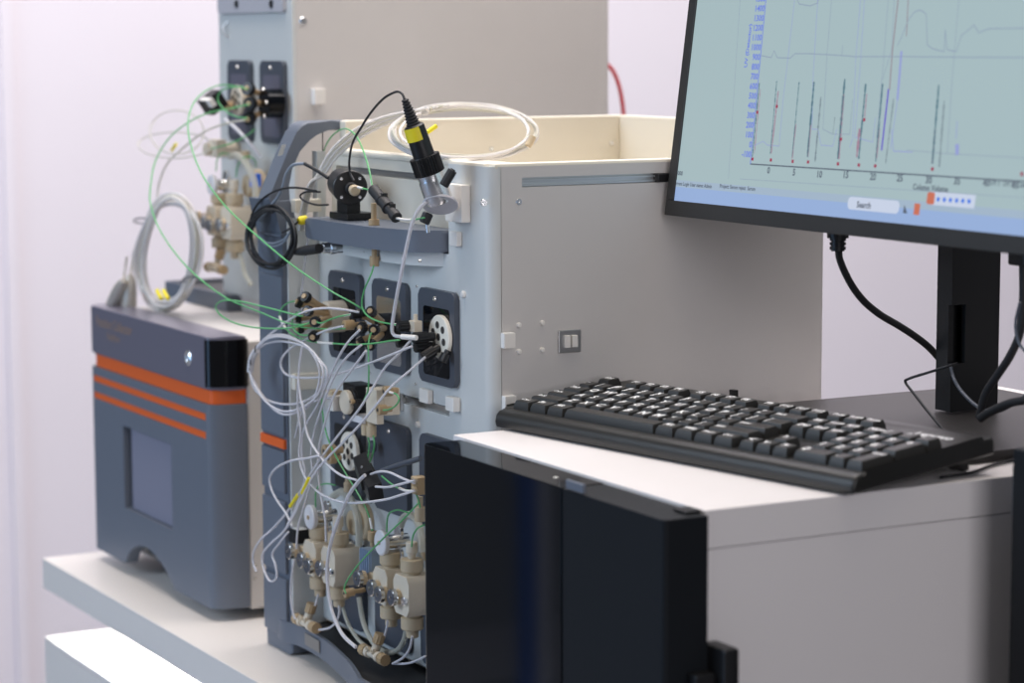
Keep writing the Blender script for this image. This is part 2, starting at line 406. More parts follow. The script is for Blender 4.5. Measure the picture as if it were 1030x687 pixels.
# front chassis panel with rounded right corner
zc = 0.241
slotz = [PX(430, 408, FX).z - 0.0045, PX(430, 408, FX).z + 0.0045]
sl_y1, sl_y0 = PX(404, 400, FX).y, PX(452, 415, FX).y
tsl = [PX(337, 165, FX), PX(440, 181, FX)]
FU = FX + 0.017; ZBOT = -0.270
tsl = [PX(338, 166, FU), PX(440, 181, FU)]
holes = [(sl_y0, sl_y1, slotz[0], slotz[1]), (2.112, YE, 0.153, zc), (PX(320, 603, FX).y, 2.415, PX(300, 607, FX).z, PX(300, 600, FX).z)]
fp = MB(); plate(fp, 'X', FX, FX + 0.010, YS + 0.012, YE, ZBOT, zc, holes)
r = 0.012; arc = [(FX + r - r * math.cos(math.radians(9 * k)), YS + r - r * math.sin(math.radians(9 * k))) for k in range(11)]
fp.prism([(x, y, ZT + 0.006) for x, y in arc] + [(FX + 0.0118, YS + r, ZT + 0.006)], (0, 0, zc - ZT - 0.006))
fp.box(FX + .001, FU, 2.108, 2.1125, 0.153, zc - .001)
fp.build('front_panel', 'panel_metal', i1)
up = MB(); plate(up, 'X', FU, FU + 0.008, 2.1125, YE, 0.150, zc, [(tsl[1].y, tsl[0].y, tsl[0].z - 0.007, tsl[0].z)]); up.build('upper_panel', 'cream_metal', i1)
rl = MB(); rl.box(FX + 0.005, FX + 0.0098, sl_y0 - 0.002, sl_y1 + 0.002, slotz[0] - 0.001, slotz[1] + 0.001); rl.box(FX + 0.001, FX + 0.005, sl_y0, sl_y1, slotz[1] - 0.003, slotz[1] - 0.001)
rl.build('front_rail', 'brushed', i1)
rl = MB(); rl.box(FU + 0.005, FU + 0.0078, tsl[1].y - 0.002, tsl[0].y + 0.002, tsl[0].z - 0.010, tsl[0].z + 0.001); rl.box(FU + 0.001, FU + 0.005, tsl[1].y, tsl[0].y - 0.03, tsl[0].z - 0.0045, tsl[0].z - 0.0025)
rl.build('top_rail', 'brushed', i1)
MB().box(FX + 0.004, FX + 0.0099, PX(320, 603, FX).y - .002, 2.417, PX(300, 607, FX).z - .001, PX(300, 600, FX).z + .001).build('vent_backing', 'black_plastic', i1)
# body, recess tray on top
ZR = 0.165
MB().box(FU + 0.0085, XB - 0.010, YS + 0.0105, YE + 0.06, ZT + 0.006, ZR, 0.0).build('chassis', 'cream_metal', i1)
rim = MB()
rim.box(FU - 0.0025, FU + 0.018, 2.09, YE - .011, zc - 0.004, zc + 0.003, 0.0025); rim.box(FX + 0.0005, FU + 0.018, YS + 0.012, 2.1125, zc - 0.004, zc + 0.003, 0.0025)                     # front rim
rim.box(FU + 0.008, FU + 0.016, YS + 0.0105, YE - .012, ZR, zc - 0.003)
rim.build('front_rim', 'cream_metal', i1)
rim = MB(); rim.box(FX + 0.006, XB, YS + 0.0004, YS + 0.016, zc - 0.004, zc + 0.003, 0.0025); rim.box(FX + 0.022, XB - 0.004, YS + 0.0105, YS + 0.016, ZR, zc - 0.003)
rim.build('near_rim', 'cream_metal', i1)
zf = PY(560, 116.5, YE).z
xh = PY(347, 120, YE - .012).x
b = MB(); b.box(xh, XB, YE - 0.012, YE + 0.004, ZR - 0.01, zf, 0.003); b.box(1.118, xh + .002, YE - 0.012, YE + 0.003, ZR - 0.01, PY(330, 132, YE - .012).z, 0.0)
b.build('far_wall', 'cream_metal', i1)
MB().box(XB - 0.012, XB, YS + 0.016, YE - 0.012, ZR - 0.01, zf, 0.003).build('rear_wall', 'cream_metal', i1)
MB().box(XB - 0.010, XB, YS + 0.0005, YE + 0.06, ZT + 0.006, zc - 0.002, 0.001).build('rear_panel', 'beige_metal', i1)
for x in (1.16, 1.40):
    for y in (2.08, 2.38): MB().cyl((x, y, ZT), (0, 0, 1), 0.012, 0.007, 20).build('foot', 'rubber', i1)
for px, py in ((494, 150), (615, 144)): screw(i1, PY(px, py, YE - 0.012), (0, -1, 0), 0.0026)
screw(i1, PY(488, 204, YS + 0.002) + V((0, 0.002, 0)), (-0.4, -0.9, 0), 0.003)
screw(i1, PY(521.5, 203, YS), (0, -1, 0), 0.003)
# slate side frame: pillar + swept handle, profile in XZ, Y 2.42..2.49
def fy(px, py, Y): p = PY(px, py, Y); return (p.x, Y, p.z)
YH = 2.454
fr = MB()
fr.prism([(PXF, 2.422, ZT + 0.001), (PXF, 2.422, 0.150), (1.040, 2.422, 0.176), (1.036, 2.422, 0.190), (1.058, 2.422, 0.190), (1.066, 2.422, 0.15), (FX, 2.422, 0.13), (FX, 2.422, ZT + 0.001)], (0, 0.068, 0), 0.003)
prof = [fy(*p, YH) for p in ((258.5, 199), (263, 189), (270, 172), (279, 150), (287, 132), (291, 125.5), (298, 121.5), (322, 120.5), (347, 120.5))]
prof += [fy(*p, 2.424) for p in ((347, 131), (330, 131), (318, 133), (310, 139), (302, 152), (294, 170), (288, 187))] 
prof = [(x, 2.424, z) for x, y, z in prof] + [(1.062, 2.424, 0.176), (1.040, 2.424, 0.176)]
fr.prism(prof, (0, 0.030, 0), 0.003)
sf = fr.build('side_frame', 'slate_plastic', i1)
w = MB(); w.prism([fy(px, py, 2.4236) for px, py in ((279, 157), (283, 146), (287.5, 145), (284, 156))], (0, -0.0006, 0)); w.build('handle_slot', 'brushed', i1)
MB().tube([PY(324.5, 131, 2.425), PY(324.5, 152, 2.425)], 0.0006, 6).build('handle_rod', 'black_plastic', i1)
# raised blocks on the pillar
def blk(pa, pb, name='pillar_block', m='slate_plastic'):
    za, zb_ = PX(265, pa, PXF).z, PX(265, pb, PXF).z
    return MB().box(PXF - 0.004, PXF + 0.004, 2.4245, 2.4875, zb_, za, 0.002).build(name, m, i1)
blk(274, 432); blk(446, 487); blk(495, 566); blk(571, 628); blk(232, 236)
za, zb_ = PX(265, 434.5, PXF).z, PX(265, 443.5, PXF).z
MB().box(PXF - 0.0045, PXF + 0.004, 2.4235, 2.4885, zb_, za, 0.0008).build('orange_stripe', 'orange', i1)
# wall between pillar and front panel with cream ledge
q = PX(330, 376, FX)
lg = PY(300, 375, 2.4215); lh = PY(300, 391, 2.4215).z
MB().box(PXF + 0.004, FX - 0.001, 2.409, 2.4219, lh, lg.z, 0.001).build('inner_ledge', 'cream_metal', i1)
MB().box(PXF + 0.002, FX + 0.004, 2.4185, 2.4219, -0.276, 0.17, 0.0005).build('inner_side_panel', 'panel_metal', i1)
a = PX(262, 212, PXF).z
MB().box(PXF + 0.006, FX - 0.001, 2.407, 2.4183, PY(300, 213, 2.42).z, PY(300, 200, 2.42).z, 0.001).build('inner_ledge', 'cream_metal', i1)
# base tray with curved rim
def arcline(z, P): return [PZ(px, py, z) for px, py in P]
ztr = -0.272; ztb = -0.295
rimp = [PZ(*p, ztr) for p in ((284, 624.6), (300, 629), (315, 636.6), (329, 646), (342, 657.7), (351, 667), (357.5, 677))]
e = rimp[-1]
rimp += [V((e.x - 0.006, e.y - 0.02, ztr)), V((e.x - 0.008, e.y - 0.06, ztr)), V((e.x - 0.008, 2.045, ztr))]
cur = catmull([V((PXF - 0.0015, 2.455, ztr))] + rimp[:7], 4) + rimp[7:]
inn = []
for i, p in enumerate(cur):
    d = (cur[min(i + 1, len(cur) - 1)] - cur[max(i - 1, 0)]); nrm = V((-d.y, d.x, 0)).normalized()
    if nrm.x < 0: nrm = -nrm
    inn.append(V((p.x + nrm.x * 0.004, p.y + nrm.y * 0.004, ztb)))
rm = MB()
rm.prism([(p.x, p.y, ztb) for p in cur] + [tuple(p) for p in inn[::-1]], (0, 0, ztr - ztb))
rm.build('tray_rim', 'slate_plastic', i1, ang=50)
fl = MB(); fl.prism([tuple(p) for p in inn] + [(FX + 0.008, 2.045, ztb), (FX + 0.008, 2.4545, ztb)], (0, 0, 0.019)); fl.build('tray_mat', 'rubber', i1)
MB().prism([(1.085, 2.05, ZT + .001), (1.085, 2.42, ZT + .001), (1.2, 2.42, ZT + .001), (1.2, 2.05, ZT + .001)], (0, 0, ztb - ZT - .002)).build('base_block', 'slate_dark', i1)
i0 = 10; pa, pb = cur[i0], cur[i0 + 4]; dn = V((-(pb - pa).y, (pb - pa).x, 0)).normalized(); dn = dn if dn.x < 0 else -dn
MB().prism([tuple(V((pp.x, pp.y, z)) + dn * .0003) for pp, z in ((pa, ztb + .006), (pb, ztb + .006), (pb, ztr - .004), (pa, ztr - .004))], tuple(dn * 0.0012)).build('rating_label', 'label_grey', i1)
# grey bumper shelf on the front
zs0, zs1 = 0.154, 0.176
sh = [(FU - .0005, 2.352), (1.043, 2.352), (1.041, 2.30), (1.041, 2.25), (1.043, 2.20), (1.049, 2.165), (1.060, 2.138), (1.076, 2.124), (FX, 2.116), (FU - .0005, 2.114)]
shp = catmull([V((x, y, zs0)) for x, y in sh[1:]], 4)
bs = MB(); bs.prism([(FU - .0005, 2.352, zs0)] + [tuple(p) for p in shp], (0, 0, zs1 - zs0), 0.005, seg=3); bs.build('bumper_shelf', 'slate_plastic', i1)
un = [V((1.062, 2.30, 0)), V((1.060, 2.22, 0)), V((1.066, 2.16, 0)), V((1.085, 2.128, 0))]
MB().prism([(FX, 2.30, zs0 - 0.014)] + [(p.x, p.y, zs0 - 0.014) for p in catmull(un, 4)] + [(FX, 2.124, zs0 - 0.014)], (0, 0, 0.0139)).build('shelf_bracket', 'panel_metal', i1)
for px, py in ((367, 252), (422, 262)): 
    q = PX(px, py, 1.061); screw(i1, (1.0615, q.y, zs0 - 0.007), FRONT, 0.0012)

# module frames
def module(parent, yc, zc, w, h, X, inset='gloss_black', mtop=0.017, th=0.006):
    u0, u1, w0, w1 = yc - w / 2, yc + w / 2, zc - h / 2, zc + h / 2
    m = MB(); m.prism([(X, u, v) for u, v in rrect(u0, u1, w0, w1, 0.007)], (-th, 0, 0), 0.0016)
    fr_ = m.build('module_frame', 'slate_dark', parent)
    if inset:
        m = MB(); m.prism([(X - th + 0.0005, u, v) for u, v in rrect(u0 + 0.010, u1 - 0.012, w0 + 0.008, w1 - mtop, 0.004)], (-0.0009, 0, 0)); m.build('glossy_inset', inset, fr_)
    screw(fr_, (X - th, yc + 0.002, w1 - 0.0085), FRONT, 0.0022)
    return fr_
wM, hM = 0.078, 0.093
yp = [PX(444, 339, FX).y, PX(396, 327, FX).y, PX(351, 317, FX).y]; zp = PX(444, 339, FX).z
modules = {}
for k, ins in ((0, 'gloss_black'), (1, 'steel'), (2, 'gloss_black')): modules[0, k] = module(i1, yp[k], zp, wM, hM, FX, ins)
zq = zp - 0.146
for k, ins in ((0, 'gloss_black'), (1, None), (2, 'black_plastic')): modules[1, k] = module(i1, yp[k], zq, wM, hM, FX, ins)
zr = zq - 0.146 + 0.005
for k in (0, 1, 2): modules[2, k] = module(i1, yp[k], zr, wM, hM, FX, None)
# white clips, pegs, plates
def clip(parent, p, sx, sy, sz, name='white_clip', m='white_plastic', bev=0.0012):
    return MB().obox(p, ((sx / 2, 0, 0), (0, sy / 2, 0), (0, 0, sz / 2)), bev).build(name, m, parent)
q = PX(465, 204, FX); clip(i1, (FX - 0.005, q.y, q.z), 0.010, 0.034, 0.036, 'white_block')
q = PX(461, 240, FX); clip(i1, (FX - 0.003, q.y, q.z), 0.006, 0.016, 0.014)
q = PX(431, 398, FX); clip(i1, (FX - 0.003, q.y, q.z), 0.006, 0.020, 0.014)
q = PX(459, 406, FX); clip(i1, (FX - 0.004, q.y, q.z), 0.008, 0.018, 0.014)
for px, py in ((509, 342), (510, 405)): q = PY(px, py, YS); clip(i1, (q.x, YS - 0.004, q.z), 0.0125, 0.008, 0.015)
def peg(parent, p, ax, r=0.0032): return MB().lathe(p, ax, [(0, 0), (r, 0), (r, 0.0015), (r * 0.7, 0.003), (0, 0.0034)], 14).build('peg', 'white_plastic', parent)
for px, py in ((467, 296), (421, 427)): peg(i1, PX(px, py, FX), FRONT, 0.0036)
for px, py in ((521.5, 327), (545, 324.8), (521.5, 353.5), (545, 352)): peg(i1, PY(px, py, YS), (0, -1, 0), 0.0026)
for px, py in ((373, 375), (419, 386), (420, 288)): screw(i1, PX(px, py, FX), FRONT, 0.0014)
q = PY(572, 343, YS)
cp = MB().box(q.x - 0.0125, q.x + 0.0125, YS - 0.003, YS, q.z - 0.011, q.z + 0.011, 0.001).build('connector_plate', 'brushed', i1)
for dx in (-0.004, 0.004): MB().box(q.x + dx - 0.0032, q.x + dx + 0.0032, YS - 0.006, YS - 0.0028, q.z - 0.006, q.z + 0.006, 0.001).build('rocker', 'white_plastic', cp)

# ================================================================== instrument 2 (behind, on the device)
X2 = 1.19; Y2a, Y2b = PX(296, 60, 1.19).y, PX(222, 60, 1.19).y
i2 = thing('tall_instrument', 'tall beige instrument rising out of the frame behind the first one', 'lab instrument', (1.4, 2.84, ZD))
X2e = PY(613, 60, Y2a).x
MB().box(X2 + 0.002, X2e, Y2a, Y2b, ZD, 0.62, 0.004).build('housing', 'beige_metal', i2)
MB().box(X2 - 0.002, X2 + 0.004, Y2a + 0.001, Y2b + 0.002, ZD + 0.02, 0.619, 0.002).build('front_panel', 'panel_metal', i2)
q0, q1 = PX(290, 12, X2), PX(224, 12, X2)
bp = MB(); bp.prism([(X2 - 0.002, u, v) for u, v in rrect(q0.y, q1.y, q0.z, q0.z + 0.05, 0.004)], (-0.005, 0, 0), 0.001); bp = bp.build('top_bracket', 'bracket_grey', i2)
for px in (238, 273): screw(bp, PX(px, 4, X2 - 0.007), FRONT, 0.0045, 'black_plastic')
q = PX(231, 28, X2); MB().tube([q + V((-0.002, 0, .008)), q + V((-0.008, 0.004, 0)), q + V((-0.008, -.002, -0.008)), q + V((-0.002, -.004, -.012))], 0.0012, 8).build('wire_hook', 'brushed', i2)
y2p = [PX(273, 100, X2 - .008).y, PX(240, 100, X2 - .008).y]; z2p = PX(273, 103, X2 - .008).z
module(i2, y2p[0], z2p, 0.072, 0.100, X2 - 0.002, 'band_gloss'); module(i2, y2p[1], z2p, 0.072, 0.100, X2 - 0.002, 'band_gloss')
screw(i2, PY(305, 21, Y2a), (0, -1, 0), 0.004)
q = PY(318, 97, Y2a); clip(i2, (q.x, Y2a - 0.006, q.z), 0.0145, 0.012, 0.019)
# its drip tray
tr = [PX(166, 283, 1.13), PX(262, 292, 1.13)]
tz1 = 0.045; ty1 = PX(168, 284, 1.13).y
xt = PZ(228, 309.5, ZD + .0008).x; xt = min(xt, 1.172); c0 = PX(228, 309.5, xt); c1 = PX(228, 293, xt); ty2 = PX(166, 281, xt).y
zt1 = ZD + .001 + (c1.z - c0.z)
tb = MB(); tp = [(1.187, c0.y), (1.187, ty2), (xt, ty2), (xt, c0.y)]
ti = [(1.186, c0.y + .004), (1.186, ty2 - .004), (xt + .004, ty2 - .004), (xt + .004, c0.y + .004)]
tp[0] = (1.30, c0.y); tp[1] = (1.30, ty2); ti[0] = (1.30, c0.y + .004); ti[1] = (1.30, ty2 - .004)
tb.prism([(x, y, ZD + 0.0005) for x, y in tp], (0, 0, 0.003), 0)
for i in range(1, 4):
    j = (i + 1) % 4
    tb.prism([(*tp[i], ZD + .0035), (*tp[j], ZD + .0035), (*ti[j], ZD + .0035), (*ti[i], ZD + .0035)], (0, 0, zt1 - ZD - .0035))
MB().prism([(x, y, ZD + .004) for x, y in ti], (0, 0, zt1 - ZD - .009)).build('tray_mat', 'rubber', i2)
tb.build('tray_base', 'slate_plastic', i2)

# ================================================================== keyboard
kA = V((1.071, 1.989, 0)); kB = V((1.151, 1.541, 0))
kx = (kB - kA).normalized(); kl = (kB - kA).length
t0 = math.radians(5.0)
ky0 = V((-kx.y, kx.x, 0)); ky = (ky0 * math.cos(t0) + V((0, 0, math.sin(t0)))).normalized(); kz = kx.cross(ky)
mk = Matrix(((kx.x, ky.x, kz.x, kA.x), (kx.y, ky.y, kz.y, kA.y), (kx.z, ky.z, kz.z, 0.0012), (0, 0, 0, 1)))
kb = lthing('keyboard', 'black full-size keyboard with white legends lying on the white plinth', 'keyboard', mk)
D = 0.171
pf = [(0.001, 0.001), (0.0, 0.006), (0.002, 0.012), (0.006, 0.0155), (0.013, 0.0168), (0.016, 0.0152), (D - 0.016, 0.0152), (D - 0.013, 0.0162), (D - 0.002, 0.0155), (D, 0.012), (D, 0.002), (D - 0.002, 0.0)]
MB().prism([(0, y, z) for y, z in pf], (kl, 0, 0), 0.004, seg=3).build('casing', 'kb_plastic', kb)
for x in (0.03, kl - 0.03):
    p = MB(); p.prism([(x - 0.009, D - 0.03, 0.0005), (x - 0.009, D - 0.012, 0.0005), (x - 0.009, D - 0.010, -(D - .013) * math.tan(t0)), (x - 0.009, D - 0.016, -(D - .013) * math.tan(t0))], (0.018, 0, 0)); p.build('foot', 'kb_plastic', kb)
for x in (0.03, kl - 0.03): MB().box(x - 0.012, x + 0.012, 0.006, 0.012, -0.0012, 0.0014, 0.0004).build('rubber_pad', 'rubber', kb)
U = (kl - 0.011) / 22.6
def key(x, row, w, leg, h=1.0, ext=0.0):
    """x, w in key units from the left end; row 0 = space row .. 5 = function row"""
    y0 = 0.0172 + row * U + (0.005 if row == 5 else 0); x0 = 0.0055 + x * U; zb_ = 0.0140; zt_ = 0.0140 + 0.0092 + (0.0004 * row)
    xw, yw = w * U, h * U; g = 0.0013; tp = 0.0034
    k = MB()
    bot = [(x0 + g, y0 + g), (x0 + xw - g, y0 + g), (x0 + xw - g, y0 + yw - g), (x0 + g, y0 + yw - g)]
    mid = [(x0 + g + .0006, y0 + g + .0008), (x0 + xw - g - .0006, y0 + g + .0008), (x0 + xw - g - .0006, y0 + yw - g - .0003), (x0 + g + .0006, y0 + yw - g - .0003)]
    top = [(x0 + tp, y0 + tp + .0006), (x0 + xw - tp, y0 + tp + .0006), (x0 + xw - tp, y0 + yw - tp * .7), (x0 + tp, y0 + yw - tp * .7)]
    top2 = [(x + (.0008 if i in (0, 3) else -.0008), y + (.0008 if i in (0, 1) else -.0008)) for i, (x, y) in enumerate(top)]
    vs = [(x, y, zb_) for x, y in bot] + [(x, y, zb_ + (zt_ - zb_) * .55) for x, y in mid] + [(x, y, zt_ - .0005) for x, y in top] + [(x, y, zt_) for x, y in top2]
    fs = [(0, 3, 2, 1)] + [(4 * l + i, 4 * l + (i + 1) % 4, 4 * l + 4 + (i + 1) % 4, 4 * l + 4 + i) for l in range(3) for i in range(4)] + [(12, 13, 14, 15)]
    k.add(vs, fs)
    if leg:
        parts = leg if isinstance(leg, tuple) else (leg,)
        if len(parts) == 2:
            k.text(parts[0], 0.0082, (x0 + 0.0044, y0 + yw - 0.0090, zt_), (1, 0, 0), (0, 1, 0), 0.00012, 1)
            k.text(parts[1], 0.0082, (x0 + 0.0044, y0 + 0.0034, zt_), (1, 0, 0), (0, 1, 0), 0.00012, 1)
        else:
            big = len(parts[0]) == 1
            k.text(parts[0], 0.0125 if big else (0.0088 if len(parts[0]) < 4 else 0.0064), (x0 + 0.0042, y0 + yw - (0.0125 if big else 0.0108), zt_), (1, 0, 0), (0, 1, 0), 0.00012, 1)
    return k.build('key', ['key_plastic', 'legend'], kb, ang=30)
# row 0
x = 0
for w, l in ((1.25, 'Ctrl'), (1.25, 'Fn'), (1.25, 'Alt'), (6.25, None), (1.25, 'Alt'), (1.25, 'Win'), (1.25, 'Menu'), (1.25, 'Ctrl')): key(x, 0, w, l); x += w
x = 0
for w, l in [(2.25, 'Shift')] + [(1, c) for c in 'ZXCVBNM'] + [(1, ('<', ',')), (1, ('>', '.')), (1, ('?', '/')), (2.75, 'Shift')]: key(x, 1, w, l); x += w
x = 0
for w, l in [(1.75, 'Caps')] + [(1, c) for c in 'ASDFGHJKL'] + [(1, (':', ';')), (1, ('"', "'")), (2.25, 'Enter')]: key(x, 2, w, l); x += w
x = 0
for w, l in [(1.5, 'Tab')] + [(1, c) for c in 'QWERTYUIOP'] + [(1, ('{', '[')), (1, ('}', ']')), (1.5, ('|', '\\'))]: key(x, 3, w, l); x += w
x = 0
for w, l in [(1, ('~', '`'))] + [(1, (a_, b_)) for a_, b_ in zip('!@#$%^&*()_+', '1234567890-=')] + [(2, 'Back')]: key(x, 4, w, l); x += w
x = 0
for l in ['Esc', None, 'F1', 'F2', 'F3', 'F4', 0, 'F5', 'F6', 'F7', 'F8', 0, 'F9', 'F10', 'F11', 'F12']:
    if l is None: x += 1; continue
    if l == 0: x += 0.5; continue
    key(x, 5, 1, l); x += 1
nx = 15.3
for i, l in enumerate(('PrtSc', 'ScrLk', 'Pause')): key(nx + i, 5, 1, l)
for i, l in enumerate(('Ins', 'Home', 'PgUp')): key(nx + i, 4, 1, l)
for i, l in enumerate(('Del', 'End', 'PgDn')): key(nx + i, 3, 1, l)
key(nx + 1, 1, 1, '^')
for i, l in enumerate(('<', 'v', '>')): key(nx + i, 0, 1, l)
nx = 18.55
for i, l in enumerate(('Num', '/', '*', '-')): key(nx + i, 4, 1, l)
for i, l in enumerate('789'): key(nx + i, 3, 1, l)
key(nx + 3, 2, 1, '+', 2.0)
for i, l in enumerate('456'): key(nx + i, 2, 1, l)
for i, l in enumerate('123'): key(nx + i, 1, 1, l)
key(nx + 3, 0, 1, 'Enter', 2.0)
key(nx, 0, 2, '0'); key(nx + 2, 0, 1, '.')
lg = MB(); lg.text('Lenovo', 0.0140, (0.0055 + 19.6 * U, 0.1405, 0.0153), (1, 0, 0), (0, 1, 0), 0.0002); lg.build('maker_name', 'legend', kb)
for i in range(3): MB().lathe((0.0055 + (17.6 + i * .55) * U, 0.138, 0.0152), (0, 0, 1), [(0, 0), (.0016, 0), (.0016, .0004), (0, .0004)], 10).build('status_light', 'legend', kb)

# ================================================================== monitor
tl = math.radians(7.5)
mo = PX(668, 216, 1.275); mu = V((math.sin(tl), 0, math.cos(tl))); mr = V((0, -1, 0)); mn = V((-math.cos(tl), 0, math.sin(tl)))
# local frame: x right, y up the screen, z towards viewer ; origin at bottom-left front corner of the casing
mm = Matrix(((mr.x, mu.x, mn.x, mo.x), (mr.y, mu.y, mn.y, mo.y), (mr.z, mu.z, mn.z, mo.z), (0, 0, 0, 1)))
mon = lthing('monitor', 'large black monitor showing a chromatogram, on a black stand', 'monitor', mm)
mi = mm.inverted()
def ms(px, py, z=0.0):    # pixel -> local coordinates on the screen plane
    o_ = mm @ V((0, 0, z)); return mi @ hit(px, py, o_, mn)
MW, MH = 0.612, 0.372
chin = ms(700, 205).y; 
s_bl = ms(677, 201.5)
sx0, sy0 = s_bl.x, s_bl.y; sx1, sy1 = MW - s_bl.x, MH - 0.008
cas = MB()
for (a0, a1, b0, b1) in ((0, MW, 0, sy0), (0, MW, sy1, MH), (0, sx0, sy0, sy1), (sx1, MW, sy0, sy1)):
    cas.obox(((a0 + a1) / 2, (b0 + b1) / 2, -0.004), (((a1 - a0) / 2, 0, 0), (0, (b1 - b0) / 2, 0), (0, 0, 0.004)), 0.0008)
cas.build('bezel', 'bezel', mon)
bk = MB(); bk.box(0.001, MW - 0.001, 0.001, MH - 0.001, -0.016, -0.008, 0.002); bk.prism([(0.05, 0.03, -0.016), (MW - 0.05, 0.03, -0.016), (MW - 0.05, MH - 0.03, -0.016), (0.05, MH - 0.03, -0.016)], (0, 0, -0.022), 0.008)
bk.build('back_shell', 'black_plastic', mon)
def emat(name, col, s=1.0):
    m = bpy.data.materials.new(name); m.use_nodes = True; nt = m.node_tree; b_ = nt.nodes['Principled BSDF']
    b_.inputs['Base Color'].default_value = (0.01, 0.01, 0.01, 1); b_.inputs['Roughness'].default_value = 0.5
    b_.inputs['Emission Color'].default_value = (*col, 1); b_.inputs['Emission Strength'].default_value = s; M[name] = m; return m
SG = 0.9
emat('scr_bg', srgb(168, 190, 194), SG); emat('scr_status', srgb(164, 184, 204), SG); emat('scr_task', srgb(152, 178, 222), SG)
emat('scr_axis', srgb(110, 130, 225), SG); emat('scr_dark', srgb(85, 95, 110), SG); emat('scr_faint', srgb(142, 158, 180), SG); emat('scr_lilac', srgb(150, 160, 215), SG)
emat('scr_teal', srgb(80, 118, 132), SG); emat('scr_brown', srgb(150, 138, 148), SG); emat('scr_red', srgb(160, 30, 70), SG); emat('scr_pink', srgb(165, 130, 150), SG); emat('scr_grey', srgb(120, 135, 145), SG)
emat('scr_orange', srgb(205, 110, 80), SG); emat('scr_violet', srgb(100, 80, 200), SG); emat('scr_blue', srgb(60, 120, 230), SG); emat('scr_pale', srgb(205, 215, 235), SG)
SZ = -0.0015
ystat = ms(677, 182, SZ).y; ytask = ms(677, 187, SZ).y
s1 = ms(677, 180.5, SZ).y; s2 = ms(677, 187.5, SZ).y
sc = MB(); sc.box(sx0, sx1, sy0, sy1, -0.0035, SZ); scr = sc.build('screen', 'scr_bg', mon)
MB().box(sx0, sx1, s2, s1, SZ, SZ + .0002).build('status_bar', 'scr_status', scr)
MB().box(sx0, sx1, sy0, s2, SZ, SZ + .0002).build('task_bar', 'scr_task', scr)
LZ = SZ + 0.0003
def line(mb, pts, w=0.0006, mi=0, z=LZ):
    P = [ms(x, y, SZ) for x, y in pts]
    for i in range(len(P) - 1):
        a_, b_ = P[i], P[i + 1]; d = (b_ - a_); L_ = d.length
        if L_ < 1e-6: continue
        d /= L_; nn = V((-d.y, d.x, 0)) * w / 2; a_ = a_ - d * w * .2; b_ = b_ + d * w * .2
        mb.add([(a_.x - nn.x, a_.y - nn.y, z), (b_.x - nn.x, b_.y - nn.y, z), (b_.x + nn.x, b_.y + nn.y, z), (a_.x + nn.x, a_.y + nn.y, z)], [(0, 1, 2, 3)])
L = MB(); line(L, [(771, -4), (755, 165)], 0.0011); 
for k in range(17):
    p0 = ms(766.5 - 0, 7 + 0, SZ)
# axis numbers 1500..-100
pa, pb = ms(768, 8, SZ), ms(756, 155, SZ)      # 1400 and -100 label heights
for v in range(-100, 1600, 100):
    f = (1400 - v) / 1500; y = pa.y + (pb.y - pa.y) * f; x = pa.x + (pb.x - pa.x) * 0 - 0.0065
    xx = ms(771 - (771 - 755) * (f * 147 + 8) / 169, 8 + 147 * f, SZ).x
    L.text(str(v), 0.0080, (xx - 0.0015, y - 0.003, LZ), (1, 0, 0), (0, 1, 0), 0, align='R')
q = ms(751.5, 68, SZ); L.text('UV (Detector)', 0.0068, (q.x, q.y, LZ), (0, 1, 0), (-1, 0, 0), 0)
L.build('value_axis', 'scr_axis', scr, flat=True, recalc=False)
L = MB(); line(L, [(755, 165), (1050, 184)], 0.0012)
for px, py, s_ in ((773, 173, '0'), (798.5, 175, '5'), (824, 177, '10'), (850.5, 177.5, '15'), (878, 179.5, '20'), (905, 181, '25'), (934, 183, '30'), (962.5, 184, '35'), (992, 186, '40'), (1021, 188, '45')):
    q = ms(px, py + 1.5, SZ); L.text(s_, 0.0085, (q.x, q.y, LZ), (1, 0, 0), (0, 1, 0), 0, align='C')
for px, py, s_, sz in ((677, 185.8, 'Current Login User name: Admin', .0050), (724, 188.8, 'Project: Serum reject  Serum', .0050), (680, 176, '0000', .006), (918, 190.5, 'Column Volume', .007), (996, 186, 'UV 1  UV 2  Conductivity', .006)):
    q = ms(px, py, SZ); L.text(s_, sz, (q.x, q.y, LZ), (1, 0, 0), (0, 1, 0), 0)
L.build('time_axis', 'scr_dark', scr, flat=True, recalc=False)
def trace(name, m, pts, w=0.0006):
    L = MB(); line(L, pts, w); return L.build(name, m, scr, flat=True, recalc=False)
for pts, w in (([(766, 56), (776, 58), (779, 51), (782, 58), (795, 58.5), (800, 54), (815, 54), (850, 56), (860, 57), (905, 57), (960, 57.5), (1050, 58)], 0.0008),
    ([(801, -4), (804, 4), (815, 6), (823, 3), (824, -4)], 0.0008),
    ([(903, 46), (908, 35), (914, 20), (920, 12), (926, 10), (932, 14), (933, 45), (938, 49), (950, 52), (951, 30), (953, 50), (962, 52), (967, 36), (977, 28), (980, 25), (985, 33), (995, 29), (1050, 28)], 0.0008),
    ([(745, -4), (733, 180)], 0.0005), ([(837, -4), (832, 57), (828, 130), (838, 135), (855, 135), (858, 100)], 0.0006), ([(965, -4), (958, 80), (953, 155)], 0.0006),
    ([(848, 45), (847, 57)], 0.0006), ([(745, 180), (1050, 200)], 0.0004), ([(900, -4), (897, 50), (888, 80)], 0.0006), ([(894, -4), (889, 60), (882, 140)], 0.0006), ([(912, 151), (950, 154.5), (1050, 160)], 0.0005)): trace('faint_trace', 'scr_faint', pts, w)
